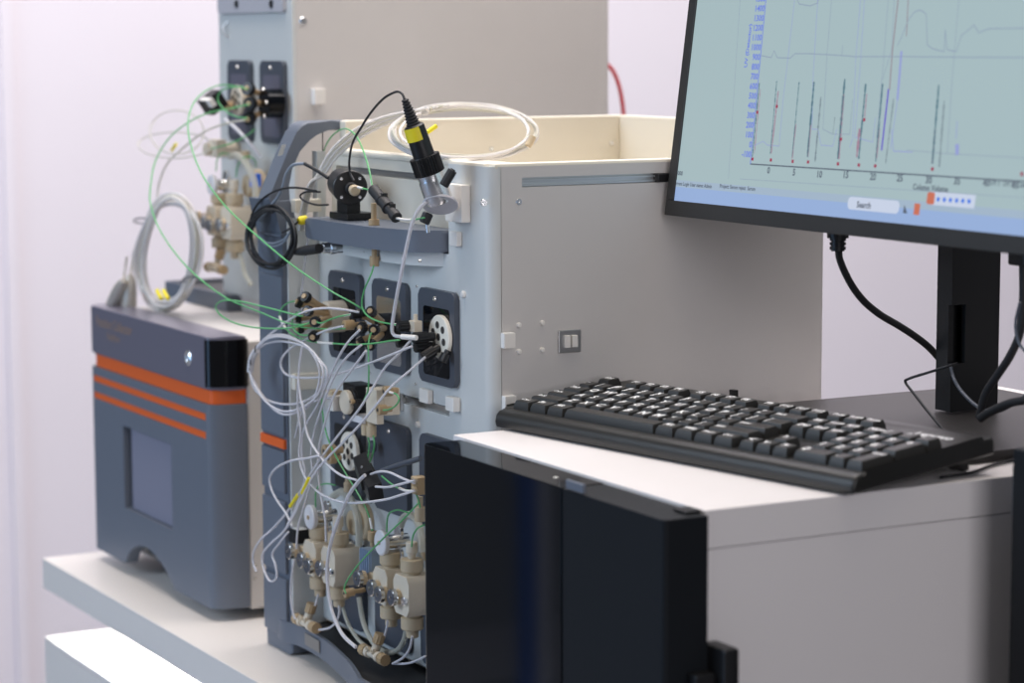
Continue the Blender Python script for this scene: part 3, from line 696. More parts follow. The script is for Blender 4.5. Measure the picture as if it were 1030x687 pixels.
for pts, w in (([(758, 147), (768, 142), (772, 146), (784, 147), (788, 100), (800, -4)], 0.0006),
    ([(823, -4), (818, 80), (817, 130), (823, 130), (826, 146), (838, 147), (842, 130)], 0.0006), ([(866, -4), (861, 60), (858, 140), (855, 148)], 0.0006), ([(870, -4), (866, 60), (860, 138), (878, 143), (881, 118)], 0.0006),
    ([(907, 52), (903, 100)], 0.0028), ([(897, 130), (899, 152), (918, 153)], 0.0008), ([(963, 122), (962, 140)], 0.0008), ([(963, 146), (963, 155)], 0.0045), ([(903, 100), (896, 150)], 0.0008)): trace('lilac_trace', 'scr_lilac', pts, w)
trace('brown_trace', 'scr_brown', [(904, -4), (898, 50), (895, 90)], 0.0016); trace('brown_trace', 'scr_brown', [(914, -4), (912, 36)], 0.0012)
trace('violet_trace', 'scr_violet', [(894, 90), (887, 151)], 0.0020)
def ann(name, m, x0, y0, x1, y1, w, seed):     # a column of tiny rotated writing, blurred in the photo
    rnd = random.Random(seed); n = int(abs(y1 - y0) / 2.4); mb = MB(); P = ms(x0, y0, SZ); Q = ms(x1, y1, SZ); dd = (Q - P); nn = V((-dd.y, dd.x, 0)).normalized()
    mb.add([(*(P - nn * w * .16)[:2], LZ), (*(Q - nn * w * .16)[:2], LZ), (*(Q + nn * w * .16)[:2], LZ), (*(P + nn * w * .16)[:2], LZ)], [(0, 1, 2, 3)])
    for k in range(n):
        f0 = k / n; f1 = f0 + 0.66 / n * rnd.uniform(.5, 1.2); ww = w * rnd.uniform(.6, 1.2)
        line(mb, [(x0 + (x1 - x0) * f0, y0 + (y1 - y0) * f0), (x0 + (x1 - x0) * f1, y0 + (y1 - y0) * f1)], ww)
    return mb.build(name, m, scr, flat=True, recalc=False)
for i, q_ in enumerate(((764, 84, 757, 158, .0016), (781.5, 82, 775, 155, .0014), (804, 83, 797, 158, .0013), (819, 83, 812.5, 158, .0026), (850, 80, 843, 160, .0030), (871, 85, 864, 160, .0022), (888, 85, 881, 163, .0022), (944.5, 86, 938, 165, .0026))): ann('peak_label', 'scr_teal', *q_, i)
for i, q_ in enumerate(((765, 90, 759, 155, .0012), (783, 92, 776, 155, .0018), (801, 125, 797, 160, .0014), (816, 125, 813, 158, .0014), (849, 95, 844, 160, .0022), (872, 95, 870, 118, .0014), (865, 130, 862, 158, .0032), (885, 130, 882, 160, .0014), (941, 130, 938, 165, .0014))): ann('red_peak_label', 'scr_pink', *q_, 50 + i)
for i, q_ in enumerate(((826, 98, 820, 163, .0020), (950, 102, 945, 168, .0018), (899, 100, 891, 165, .0014), (840, 118, 838, 135, .001))): ann('pale_peak_label', 'scr_grey', *q_, 90 + i)
for px, py in ((757, 160), (775.5, 161), (797.5, 162.3), (813, 163), (843, 164.8), (864, 166), (880.5, 167), (938, 170), (1028, 175), (762, 113), (781.5, 107), (846, 140), (869.5, 120.5)):
    q = ms(px, py, SZ); D_ = MB(); D_.box(q.x - .0014, q.x + .0014, q.y - .0014, q.y + .0014, SZ, LZ + .0001); D_.build('peak_marker', 'scr_red', scr)
q = ms(880, 206.5, SZ); MB().prism([(u, v, SZ) for u, v in rrect(q.x - .038, q.x + .034, q.y - .0055, q.y + .0055, .0045)], (0, 0, .0004)).build('search_box', 'scr_pale', scr)
L = MB(); q = ms(862, 208.5, SZ); L.text('Search', .0075, (q.x, q.y, LZ + .0003), (1, 0, 0), (0, 1, 0), 0)
q = ms(911, 211, SZ); L.add([(q.x - .003, q.y - .003, LZ), (q.x + .003, q.y - .003, LZ), (q.x - .002, q.y + .004, LZ)], [(0, 1, 2)])
L.build('task_bar_text', 'scr_dark', scr, flat=True, recalc=False)
q = ms(922.5, 210.5, SZ); MB().box(q.x - .0038, q.x + .0038, q.y - .0048, q.y + .0048, SZ, LZ, .0).build('app_icon', 'scr_orange', scr)
q = ms(936.5, 199.5, SZ); MB().prism([(u, v, SZ) for u, v in rrect(q.x - .005, q.x + .005, q.y - .005, q.y + .005, .002)], (0, 0, .0003)).build('toolbar_icon', 'scr_orange', scr)
q2 = MB()
q = ms(957, 201, SZ); MB().box(q.x - .026, q.x + .030, q.y - .0055, q.y + .0055, SZ, SZ + .00025).build('toolbar', 'scr_pale', scr)

for i in range(6): q = ms(944 + i * 6.2, 200.5 + i * .4, SZ); q2.lathe((q.x, q.y, SZ), (0, 0, 1), [(0, 0), (.002, 0), (.002, .0005), (0, .0005)], 8)
q2.build('toolbar_marks', 'scr_blue', scr)
# neck / stand
XC = 1.452; pL = PX(942, 330, XC).y; pM = PX(958, 330, XC).y
# the column: flat box, cable slot in its side
col = MB(); xr = PY(1005, 330, pM).x
colw = thing('monitor_stand', 'black upright column and wide flat base holding up the monitor', 'monitor stand', (XC, pL, 0))
plate(col, 'Y', pM, pM + 0.006, XC, xr, 0.012, 0.42, [(PY(957, 330, pM).x, PY(971, 330, pM).x, PY(960, 366, pM).z, PY(960, 307, pM).z)])
col.box(XC, XC + 0.006, pM + 0.006, pL, 0.012, 0.42); col.box(xr - 0.006, xr, pM + 0.006, pL, 0.012, 0.42); col.box(XC + .006, xr - .006, pL - 0.006, pL, 0.012, 0.42)
col.build('column', 'stand_black', colw)
hx = mm @ V((MW / 2 - 0.02, 0.16, -0.037))
MB().box(hx.x - 0.003, XC + 0.003, pM + 0.002, pL - 0.002, hx.z - 0.03, hx.z + 0.03, 0.002).build('hinge_arm', 'stand_black', colw)
bb = [PZ(790, 409, 0.008), PZ(905, 396.5, 0.008)]
x0b = 1.245; y1b = bb[1].y
bs = MB(); bs.prism([(x, y, 0.001) for x, y in rrect(x0b, 1.60, 1.615, y1b, 0.012)], (0, 0, 0.009), 0.002); bs.build('base', 'stand_base', colw)

# ================================================================== valves, pumps and fittings (parts of the instruments)
def rotary(parent, name, yc, zc, Xb, Xf, Xn, r, body, nuts, nutr=0.0058, shank='peek_dark'):
    """selector valve: round body on the module, finger-tight fittings fanning out from its face"""
    b = MB(); b.cyl((Xb, yc, zc), FRONT, r, Xb - Xf, 32, bev=0.001); b.cyl((Xf, yc, zc), FRONT, r * .62, 0.004, 24, bev=0.0008)
    vb = b.build(name, body, parent); B0 = V((Xf, yc, zc))
    for (px, py, dx) in nuts:
        nut = PX(px, py, Xn + dx); v = nut - B0; base = B0 + V((0, v.y, v.z)) * .35
        d = (nut - base).normalized(); L_ = (nut - base).length
        f = MB(); f.cyl(base, d, 0.0032, L_ + .001, 14, 0); f.cyl(base + d * L_ * .45, d, 0.0026, L_ * .5, 14, 0, r2=.0042); f.knurl(nut - d * .001, d, nutr, 0.0058, 14, 1); f.cyl(nut + d * .0046, d, nutr * .48, 0.0016, 12, 0)
        f.build('fitting', [shank, 'black_plastic'], vb)
    return vb
def fit(parent, px, py, X, dirn, L=0.010, r=0.0048, m='peek_dark', stem=0.008, sr=0.0026, name='fitting', knurl=False):
    """finger-tight fitting: head then a thinner stem along dirn"""
    p = PX(px, py, X) if py is not None else V(px); d = V(dirn).normalized(); f = MB()
    (f.knurl(p - d * L / 2, d, r, L, 12) if knurl else f.cyl(p - d * L / 2, d, r, L, 12, bev=0.0004))
    f.cyl(p + d * L / 2, d, sr, stem, 12); f.cyl(p - d * (L / 2 + .0001), -d, r * .35, .0004, 10, 1)
    return f.build(name, [m, 'hole_dark'], parent)
def rotor(parent, yc, zc, Xb, r=0.0215, name='rotor_disc', m='rotor_white'):
    b = MB(); b.cyl((Xb, yc, zc), FRONT, r, 0.0045, 36, bev=0.0006)
    rd = b.build(name, m, parent); h = MB()
    for k in range(7):
        rad = 0 if k == 6 else r * .55; a = math.radians(60 * k + 20)
        h.lathe((Xb - .0045, yc + rad * math.cos(a), zc + rad * math.sin(a)), FRONT, [(0, .0001), (r * .17, .0001), (r * .17, .0004), (r * .13, .0004), (r * .12, .00025), (0, .0002)], 14)
    h.build('port_holes', 'hole_dark', rd)
    return rd
# instrument 1: row of selector valves
m0, m1, m2 = modules[0, 0], modules[0, 1], modules[0, 2]
XF = FX - 0.0065
rotary(i1, 'selector_valve', yp[2], zp + .0005, XF, 1.060, 1.032, 0.0168, 'peek_pale', ((309, 299.7, 0), (311, 313, 0), (318, 323.5, 0), (316.5, 337.5, 0), (302.8, 305, .004), (302, 319, .006), (303.5, 329.5, .005)))
rotary(i1, 'metal_valve', yp[1], zp - 0.001, XF, 1.071, 1.051, 0.0150, 'black_plastic', ((374, 314.5, 0), (366, 329.6, 0), (377, 331.5, -.002), (374, 346, 0), (364.5, 343, .004), (364, 316.5, .005)))
rotor(i1, PX(441, 339, FX - .011).y, PX(441, 339, FX - .011).z, XF)
DX = V((-1, 0.0, 0.0))
e = i1
fit(e, 350.5, 327, 1.046, (1, 0, 0), 0.011, 0.0052, 'peek_dark', 0.014, 0.0026)
fit(e, 358, 316.5, 1.046, (1, 0, 0), 0.010, 0.0045, 'black_plastic', 0.006, 0.003)
fit(e, 408, 328, 1.055, (1, 0, 0), 0.016, 0.0058, 'black_plastic', 0.006, 0.0035, knurl=True)
q = PX(418, 328, 1.062); b = MB(); b.box(q.x - .0045, q.x + .0045, q.y - .006, q.y + .006, q.z - .0055, q.z + .0055, .0008); b.cyl((q.x, q.y, q.z + .0055), (0, 0, 1), .0022, .006, 12); b.build('cell_block', 'peek_pale', e)
fit(e, 423, 339.5, 1.060, (1, 0, 0), 0.015, 0.0056, 'black_plastic', 0.007, 0.0045, knurl=True)
fit(e, 423, 349, 1.062, (1, 0, 0.05), 0.012, 0.0052, 'black_plastic', 0.006, 0.004, knurl=True)
fit(e, 431, 356, 1.066, (1, -.1, 0.55), 0.013, 0.0058, 'black_plastic', 0.006, 0.004, knurl=True)
fit(e, 447, 360, 1.074, (0.5, 0, 0.9), 0.008, 0.005, 'black_plastic', 0.004, 0.003, knurl=True)
fit(e, 403, 345, 1.055, (1, 0, 0), 0.008, 0.0045, 'black_plastic', 0.004, 0.003, knurl=True)
# injection valve assembly on the rail
b = MB(); b.obox(PX(361, 401, 1.060), ((0.011, 0, 0), (0, 0.016, 0), (0, 0, 0.016)), 0.0015); q = PX(361, 401, 1.060); b.box(1.065, FX - .0002, q.y - .012, q.y + .012, q.z - .012, q.z + .012, .001)
va = b.build('valve_motor', 'black_plastic', e)
b = MB(); q = PX(355, 404, 1.045); b.cyl(q, FRONT, 0.0150, 0.004, 30, 1, bev=.0005); b.cyl(q + V((-.004, 0, 0)), FRONT, 0.0125, 0.006, 30, 0, bev=.001); b.build('valve_knob', ['peek_pale', 'black_plastic'], va)
fit(va, 360.5, 406.7, 1.040, (1, 0.1, 0), 0.006, 0.0055, 'black_plastic', 0.004, 0.003, knurl=True); fit(va, 354, 404, 1.034, (1, 0, 0), 0.004, 0.0026, 'peek_dark', 0.004, 0.002)
b = MB(); b.obox(PX(377, 408, 1.047), ((0.004, 0, 0), (0, 0.0125, 0), (0, 0, 0.0175)), 0.0008); b.obox(PX(390, 403, 1.060), ((0.009, 0, 0), (0, 0.010, 0), (0, 0, 0.0135)), 0.0008)
vb2 = b.build('manifold_block', 'peek_pale', e)
b = MB(); b.obox(PX(366, 421, 1.050), ((0.008, 0, 0), (0, 0.013, 0), (0, 0, 0.0035)), 0.0006); b.build('mount_foot', 'translucent_white', e)
for px, py in ((390, 393.5), (384, 412)): fit(vb2, px, py, 1.040, (1, 0, 0), 0.009, 0.0052, 'peek_dark', 0.006, 0.003)
b = MB(); q = PX(400, 403, FX - .001); b.box(q.x - .002, q.x + .0009, q.y - .012, q.y + .012, q.z - .009, q.z + .009, .0005); pb_ = b.build('steel_bracket', 'brushed', e)
screw(pb_, (q.x - .002, q.y + .002, q.z + .001), FRONT, .0026)
for dy in (-.006, .006): fit(vb2, *(PX(371, 433, 1.048) + V((0, dy, 0)),), None, 1, (0, 0, 1), 0.011, 0.0052, 'peek', 0.004, 0.004)
b = MB(); b.obox(PX(337, 405, 1.040), ((0.007, 0, 0), (0, 0.010, 0), (0, 0, 0.0075)), 0.0008); b.build('sensor_head', 'white_plastic', e)
b = MB(); b.obox(PX(336, 397, 1.043), ((0.006, 0, 0), (0, 0.008, 0), (0, 0, 0.005)), 0.001); b.build('sensor_cap', 'peek', e)
# rotor valve of the second row
yq = PX(349, 454, FX - .02).y; zq1 = PX(349, 454, FX - .02).z
rotor(e, yq, zq1, FX - .0145, 0.0205); MB().cyl((FX - .0065, yq, zq1), FRONT, .012, .009, 24).build('rotor_hub', 'black_plastic', e)
fit(e, 331, 453.5, 1.048, (1, 0, 0), 0.012, 0.0072, 'peek_dark', 0.009, 0.004); fit(e, 334, 461, 1.050, (1, 0, 0), 0.008, 0.0060, 'peek_dark', 0.006, 0.003)
MB().cyl(PX(377, 449, FX - .012), FRONT, .0065, .006, 18, bev=.001).build('blank_plug', 'slate_dark', e)
# black clamp with rod, tee at the right
cl = MB(); 
c1, c2 = PX(366, 474, 1.028), PX(373, 486, 1.026)
ax1 = ((0.0055, -0.0035, 0.003), (0.005, 0.018, 0.006), (-0.002, -0.001, 0.0085)); cl.obox(c1, ax1, .001)
cl.obox(c2, ((0.006, -0.0035, 0.003), (0.005, 0.022, 0.006), (-0.002, -0.001, 0.0085)), .001)
cl = cl.build('tube_clamp', 'black_plastic', e)
MB().cyl(PX(364, 470, 1.022), FRONT, .0018, .0008, 10).build('clamp_screw', 'steel', cl)
MB().tube([PX(384, 474, 1.030), PX(404, 467, 1.036), PX(423, 461, 1.044)], .0028, 10).build('steel_rod', 'slate_dark', e)
b = MB(); b.obox(PX(422, 488, 1.040), ((0.006, 0, 0), (0, 0.007, 0), (0, 0, 0.0085)), .001); te = b.build('tee_block', 'peek_dark', e)
for py in (483, 493): fit(te, 417, py, 1.033, (1, 0, 0), 0.004, 0.0038, 'peek', 0.004, 0.003)
fit(e, 422.5, 517, 1.045, (0, 0, 1), 0.014, 0.0055, 'peek', 0.010, 0.003)
fit(e, 350, 490, 1.06, (0, 0, 1), 0.010, 0.0045, 'peek', 0.006, 0.003)
# fitting through the bumper shelf
b = MB(); q = PX(376, 210, 1.056); b.lathe((q.x, q.y, .135), (0, 0, 1), [(0, 0), (.0048, 0), (.0048, .010), (.0028, .010), (.0028, .0412), (.0055, .0412), (.0055, .047), (.0028, .047), (.0028, .063), (0, .063)], 12)
b.build('column_fitting', 'peek_dark', e)
# silver cable socket (BNC) below the shelf
b = MB(); b.lathe(PX(337, 249, 1.060), (-1, 0, 0), [(0, -.02), (.006, -.02), (.006, 0), (.0068, 0), (.0068, .006), (.0056, .007), (.0056, .014), (.0046, .015), (0, .015)], 20); b.build('cable_socket', 'steel', e)

def knob(parent, p, d=FRONT, r=0.0086, h=0.0095):     # knurled steel screw with concave face
    b = MB(); d = V(d); p = V(p); b.cyl(p, d, r * .86, h * .5, 24, 1); b.cyl(p + d * h * .45, d, r, h * .55, 28, 0, bev=.0007)
    b.lathe(p + d * h, d, [(r * .80, .0001), (r * .80, .0004), (r * .30, .0004), (r * .30, .0001)], 24, 2); b.cyl(p + d * h, d, r * .22, .0012, 12, 0)
    return b.build('knob', ['knob_rim', 'peek', 'knob_face'], parent)
def pump(parent, o, full=True):
    """double-headed pump; o = centre of the first head's front face, second head 0.048 nearer"""
    o = V(o); P = lambda x, y, z: o + V((x, y, z))
    heads = []
    for k, dy in enumerate((0, -0.0475)):
        w, h, d = (0.0165, 0.0185, 0.030) if k == 0 else (0.0175, 0.020, 0.034)
        c = 0.007
        oc = [(-w, -h + c), (-w + c * .8, -h), (w - c * .8, -h), (w, -h + c), (w, h - c), (w - c * .8, h), (-w + c * .8, h), (-w, h - c)]
        b = MB(); b.prism([tuple(P(0, dy + u, v)) for u, v in oc], (d, 0, 0), 0.0012)
        hd = b.build('pump_head', 'peek_pale', parent)
        ax = 0.0125
        b = MB(); b.cyl(P(ax, dy, h), (0, 0, 1), .0085, .003, 24); b.cyl(P(ax, dy, h + .003), (0, 0, 1), .0115, .0125, 10, bev=.0008, ph=.3); b.build('upper_nut', 'peek', hd)
        b = MB(); b.cyl(P(ax, dy, -h), (0, 0, -1), .0085, .003, 24); b.cyl(P(ax, dy, -h - .003), (0, 0, -1), .0115, .0125, 10, bev=.0008, ph=.3); b.cyl(P(ax, dy, -h - .0155), (0, 0, -1), .0062, .0085, 12, bev=.0006); b.build('lower_nut', 'peek', hd)
        if k == 0:
            knob(hd, P(0, 0.004, -0.002)); knob(hd, P(0, -0.014, -0.005)); knob(hd, P(-.002, 0.031, 0.003))
            MB().box(P(0.002, 0, 0).x, P(.012, 0, 0).x, P(0, .016, 0).y, P(0, .032, 0).y, P(0, 0, 0.0).z, P(0, 0, .008).z, .001).build('side_bridge', 'peek', hd)
            b = MB(); cc = P(0.006, 0.001, h + .0255); b.lathe(cc, FRONT, [(0, 0), (.0125, 0), (.0132, .001), (.0132, .0045), (.012, .0055), (0, .0058)], 30); b.lathe(cc + V((-.0058, 0, 0)), FRONT, [(.0022, -.0005), (.0022, .0012), (0, .0012)], 12, 1); b.build('valve_cap', ['translucent_white', 'peek_dark'], hd)
            MB().cyl(P(.006, .001, h + .0255), (1, 0, 0), .0072, .026, 22, bev=.0006).build('valve_barrel', 'steel', hd)
            for dz in (.0098, -.0125):
                MB().cyl(P(.022, -.004, h + .0255 + dz), FRONT, .0078, .004, 24, bev=.0006).build('barrel_flange', 'steel', hd)
        else:
            knob(hd, P(0, dy + 0.004, -0.002)); 
            b = MB(); b.cyl(P(.0, dy - .012, -.003), FRONT, .0045, .004, 16, bev=.0006); b.build('locking_ring', 'steel', hd)
            b = MB(); b.cyl(P(ax, dy, h + .0155), (0, 0, 1), .0034, .006, 12, r2=.0050); b.cyl(P(ax, dy, h + .0215), (0, 0, 1), .0058, .011, 12, bev=.0005); b.build('inlet_fitting', 'peek_pale', hd)
        heads.append(hd)
    b = MB(); b.cyl(P(.034, -.052, .045), (1, 0, 0), .020, max(.008, 0.012), 28, bev=.0015); b.cyl(P(.026, -.052, .045), (1, 0, 0), .013, .012, 24)
    b.build('damper', 'peek', parent)
    b = MB(); b.cyl(P(.028, -0.024, 0), (1, 0, 0), .0185, 0.0125, 28); b.build('pump_flange', 'peek_pale', parent)
    return heads
def tee(parent, o):
    o = V(o); b = MB()
    b.cyl(o + V((0, .017, 0)), (0, -1, 0), .0042, .034, 14)
    for s_ in (1, -1):
        b.knurl(o + V((0, s_ * .017, 0)), (0, s_, 0), .0062, .010, 12, 1); b.cyl(o + V((0, s_ * .009, 0)), (0, s_, 0), .0056, .006, 14)
    up = V((0.25, -.2, 1)).normalized(); b.cyl(o, up, .0045, .012, 14); b.knurl(o + up * .013, up, .0060, .010, 12, 1)
    for dy in (.006, -.006): b.lathe(o + V((-.002, dy, .0042)), (-1, 0, .4), [(0, 0), (.0028, 0), (.0028, .004), (.0016, .004), (.0016, .002), (0, .002)], 12)
    return b.build('tee_fitting', ['peek_pale', 'peek_dark'], parent)
pA = PX(311, 561.5, 1.045); pump(i1, pA)
pB = PX(382, 589.5, 1.045); pump(i1, pB)
tA = PX(308, 627, 1.045); tB = PX(376, 658.5, 1.045)
tee(i1, tA); tee(i1, tB)
b = MB(); b.obox(PX(301, 538, 1.060), ((0.010, 0, 0), (0, 0.011, 0), (0, 0, 0.008)), .0015); k_ = b.build('valve_solenoid', 'black_plastic', i1)
b = MB(); q = PX(303, 533, 1.060); b.box(q.x - .008, q.x + .004, q.y - .008, q.y + .006, PX(301, 538, 1.060).z + .0079, PX(301, 538, 1.060).z + .0086); b.build('solenoid_label', 'white_plastic', k_)
q = PX(368, 564, 1.050); b = MB(); b.box(q.x, q.x + .014, q.y - .012, q.y + .012, q.z - .012, q.z + .012, .0008)
for k in range(5): b.box(q.x - .002, q.x + .0005, q.y - .011 + k * .005, q.y - .0085 + k * .005, q.z - .0118, q.z + .0118, .0005)
hb = b.build('degasser_block', 'blue_metal', i1)
fit(i1, 375, 539, 1.062, (0, 0, -1), 0.010, 0.0055, 'peek_dark', 0.010, 0.003)
fit(i1, 351, 596, 1.030, (1, 0, 0.05), 0.011, 0.0046, 'peek_dark', 0.012, 0.0026)
# instrument 2's own valves and pump
p2 = PX(212, 222, 1.135); pump(i2, p2)
for pp, a in (((0.0465, 0.0, 0.0), 0),): MB().cyl(p2 + V((.040, -.024, 0)), (1, 0, 0), .016, 1.188 - p2.x - .040, 20).build('pump_mount', 'peek_pale', i2)
MB().cyl(p2 + V((.040, -.052, .045)), (1, 0, 0), .012, 1.188 - p2.x - .040, 20).build('damper_mount', 'peek', i2)
tee(i2, PX(217, 270, 1.135))
b = MB(); q = PX(282, 104, X2 - .009); b.cyl(q, FRONT, .0175, .022, 30, bev=.001); b.build('motor_cover', 'gloss_black', i2)
for px, py in ((265, 90), (268, 103), (266, 117)): screw(i2, PX(px, py, X2 - .031), FRONT, .0018)
for px, py, dz in ((251, 90, -.25), (253, 104, 0.0), (252, 118.5, 0.25)):
    f = MB(); p_ = PX(px, py, 1.145); d = V((.85, .5, dz)).normalized(); f.cyl(p_, d, .0036, .018, 14, 0); f.knurl(p_ - d * .006, d, .0082, .008, 14, 1); f.cyl(p_ - d * .007, d, .0034, .002, 10, 0); f.build('fitting', ['peek_dark', 'black_plastic'], i2)
rotor(i2, PX(237, 101, 1.165).y, PX(237, 101, 1.165).z, 1.17, 0.0185, 'rotor_disc', 'peek_pale'); MB().cyl(V((X2 - .008, PX(237, 101, 1.165).y, PX(237, 101, 1.165).z)), FRONT, .010, .013, 20).build('rotor_hub', 'peek', i2)
b = MB(); b.obox(PX(214, 103, 1.14), ((0.010, 0, 0.007), (0, .014, 0), (-0.006, 0, 0.009)), .0012); b.cyl(PX(222, 105, 1.148), (1, 0, -.2), .006, .014, 16, 1); sol = b.build('valve_solenoid', ['black_plastic', 'peek_dark'], i2)
MB().obox(PX(209, 103, 1.13), ((0.003, 0, 0.002), (0, .016, 0), (-0.003, 0, 0.0045)), .0008).build('solenoid_label', 'white_plastic', sol)
b = MB(); b.cyl(PX(212, 150, 1.14), FRONT, .0085, .008, 20, bev=.001); b.obox(PX(219, 149, 1.160), ((.007, 0, 0), (0, .012, 0), (0, 0, .011)), .0015); b.cyl(PX(219, 150, 1.16), (1, 0, 0), .008, .028, 16); b.build('mixer_block', 'peek_pale', i2)
fit(i2, 247, 156, 1.16, (0, 0, -1), 0.010, 0.0055, 'peek', 0.010, 0.003)
b = MB(); b.cyl(PX(257, 188, 1.16), (0, 0, 1), .007, .016, 16, bev=.001); b.build('blue_cap', 'blue', i2)

# ================================================================== loose things on the instruments
def A(pts, X=None): return [PX(p[0], p[1], p[2] if len(p) > 2 else X) for p in pts]
# black optical probe
pr = thing('optical_probe', 'black optical probe with yellow label and polished steel sleeve, leaning above the grey shelf', 'probe', (1.05, 2.18, 0.17))
a0, a1 = PX(412, 114, 1.030), PX(443, 205, 1.060); ax = (a1 - a0).normalized(); Lp = (a1 - a0).length
at_ = lambda f: a0 + (a1 - a0) * f
b = MB(); prf = []
for k in range(9): prf += [(.0026 + .0004 * k, k * .0029), (.0036 + .0004 * k, k * .0029 + .0006), (.0036 + .0004 * k, k * .0029 + .0018), (.0026 + .0004 * k, k * .0029 + .0024)]
b.lathe(a0 - ax * .014, ax, [(0, 0)] + prf + [(0, .0262)], 18); b.build('strain_relief', 'rubber', pr)
b = MB(); b.lathe(a0 + ax * .0115, ax, [(0, 0), (.0082, 0), (.0098, .0015), (.0106, .034), (0, .034)], 30); gp = b.build('grip', 'black_plastic', pr)
u_ = ax.cross(V((0, 1, 0))).normalized(); w_ = ax.cross(u_)
lb = MB(); vs = []; nseg = 10
for hh, rr_ in ((.013, .0103), (.026, .0108)):
    for k in range(nseg + 1):
        t = math.radians(-62 + 118 * k / nseg) ; dd = V((-.9, -.42, 0)); e1 = (dd - ax * dd.dot(ax)).normalized(); e2 = ax.cross(e1)
        vs.append(a0 + ax * hh + (e1 * math.cos(t) + e2 * math.sin(t)) * rr_)
lb.add(vs, [(k, k + 1, nseg + 2 + k, nseg + 1 + k) for k in range(nseg)]); lb.build('yellow_label', 'yellow', gp)
b = MB(); b.knurl(a0 + ax * .043, ax, .0146, .017, 30); b.lathe(a0 + ax * .0425, ax, [(0, 0), (.0125, 0), (.0132, .001), (.0132, .018), (.0115, .0186), (0, .0186)], 30); b.build('locking_collar', 'black_plastic', pr)
b = MB(); b.lathe(a0 + ax * .060, ax, [(0, 0), (.0126, 0), (.0126, .006), (.0133, .007), (.0133, .026), (.0120, .030), (0, .030)], 36); b.build('steel_sleeve', 'steel', pr)
b = MB(); b.cyl(a0 + ax * .0905, (-0.28, -.50, -.82), .0170, .0028, 40, bev=.0004); b.build('end_disc', 'bracket_grey', pr)
b = MB(); p_ = PX(446, 187, 1.045); b.cyl(p_, (.5, -.15, .85), .0045, .017, 18, bev=.0006); b.cyl(p_ + V((.0085, -.0025, .0145)) , (.5, -.15, .85), .0025, .001, 10); b.build('side_knob', 'rubber', pr)
b = MB(); b.cyl(PX(431, 214, 1.055), (-.35, .1, -.8), .0052, .011, 18, bev=.0012); b.build('lower_knob', 'rubber', pr)
b = MB(); b.cyl(PX(429, 218, 1.055) , (0.1, 0, -1), .002, max(.004, PX(429, 218, 1.055).z - .1765), 10); b.build('support_post', 'steel', pr)
t_ = tag(MB().tube(A([(407, 100, 1.025), (404, 94, 1.025), (398, 92.5, 1.027), (386, 99, 1.03), (374, 112, 1.035), (364, 127, 1.04), (355, 143, 1.05), (351.5, 160, 1.055), (352, 173, 1.058), (356, 182, 1.058)]), .0012, 8).build('probe_cable', 'rubber'), 'thin black cable arching from the top of the optical probe to the black round cell', 'cable')
# black round flow cell on the shelf
fc = thing('flow_cell', 'black round flow cell with screwed face standing on the grey shelf', 'flow cell', (1.06, 2.31, 0.1765))
c = PX(352.5, 189, 1.062); fa = V((-.25, -.95, -.05)).normalized()
b = MB(); b.lathe(c, -fa, [(0, 0), (.0172, 0), (.0180, .001), (.0180, .009), (.0158, .0095), (.0158, .048), (.014, .050), (0, .050)], 36); cb = b.build('cell_body', 'black_plastic', fc)
for k in range(4):
    a = math.radians(45 + 90 * k); _, u, w = basis(fa); screw(cb, c + (u * math.cos(a) + w * math.sin(a)) * .0135, fa, .0016)
b = MB(); b.cyl(c, fa, .0062, .010, 20, bev=.0008); b.cyl(c + fa * .010, fa, .0042, .007, 16, 0); b.build('port', 'rubber', fc)
b = MB(); b.lathe(c + fa * .014, fa, [(0, 0), (.0036, 0), (.0052, .003), (.0058, .010), (.0042, .012), (0, .012)], 18); b.build('ferrule', 'peek', fc)
z_ = c.z
b = MB(); b.obox((c.x + .010, c.y + .018, .1766 + .0035), ((.016, 0, 0), (0, .022, 0), (0, 0, .0035)), .001); b.obox((c.x + .006, c.y + .018, (z_ + .1766) / 2 - .002), ((.008, 0, 0), (0, .012, 0), (0, 0, max(.003, (z_ - .1766) / 2 - .002))), .001); b.build('stand_block', 'black_plastic', fc)
# inline filter
fl_ = thing('inline_filter', 'small dark ribbed connector leaning on the grey shelf between the cell and the probe', 'connector', (1.05, 2.22, 0.1765))
f0, f1 = PX(375, 190, 1.045), PX(399, 219, 1.048); fd = (f1 - f0).normalized(); fL = (f1 - f0).length
b = MB(); b.lathe(f0, fd, [(0, 0), (.0050, 0), (.0058, .001), (.0058, fL * .33), (.0066, fL * .34), (.0066, fL * .40), (.0060, fL * .41), (.0060, fL * .62), (.0070, fL * .63), (.0070, fL * .67), (.0052, fL * .68), (.0048, fL * .85), (.0058, fL * .86), (.0058, fL), (.003, fL), (0, fL * .98)], 14); fb = b.build('body', 'rubber', fl_)
b = MB(); b.obox(f0 + fd * fL * .35 + V((.001, -.004, .002)), ((.003, 0, 0), (0, .003, 0), (0, 0, .004)), .0006); b.obox(f0 + fd * fL * .68 + V((.001, -.004, .002)), ((.003, 0, 0), (0, .003, 0), (0, 0, .003)), .0006); b.build('latch_or_highlight', 'black_plastic', fl_)

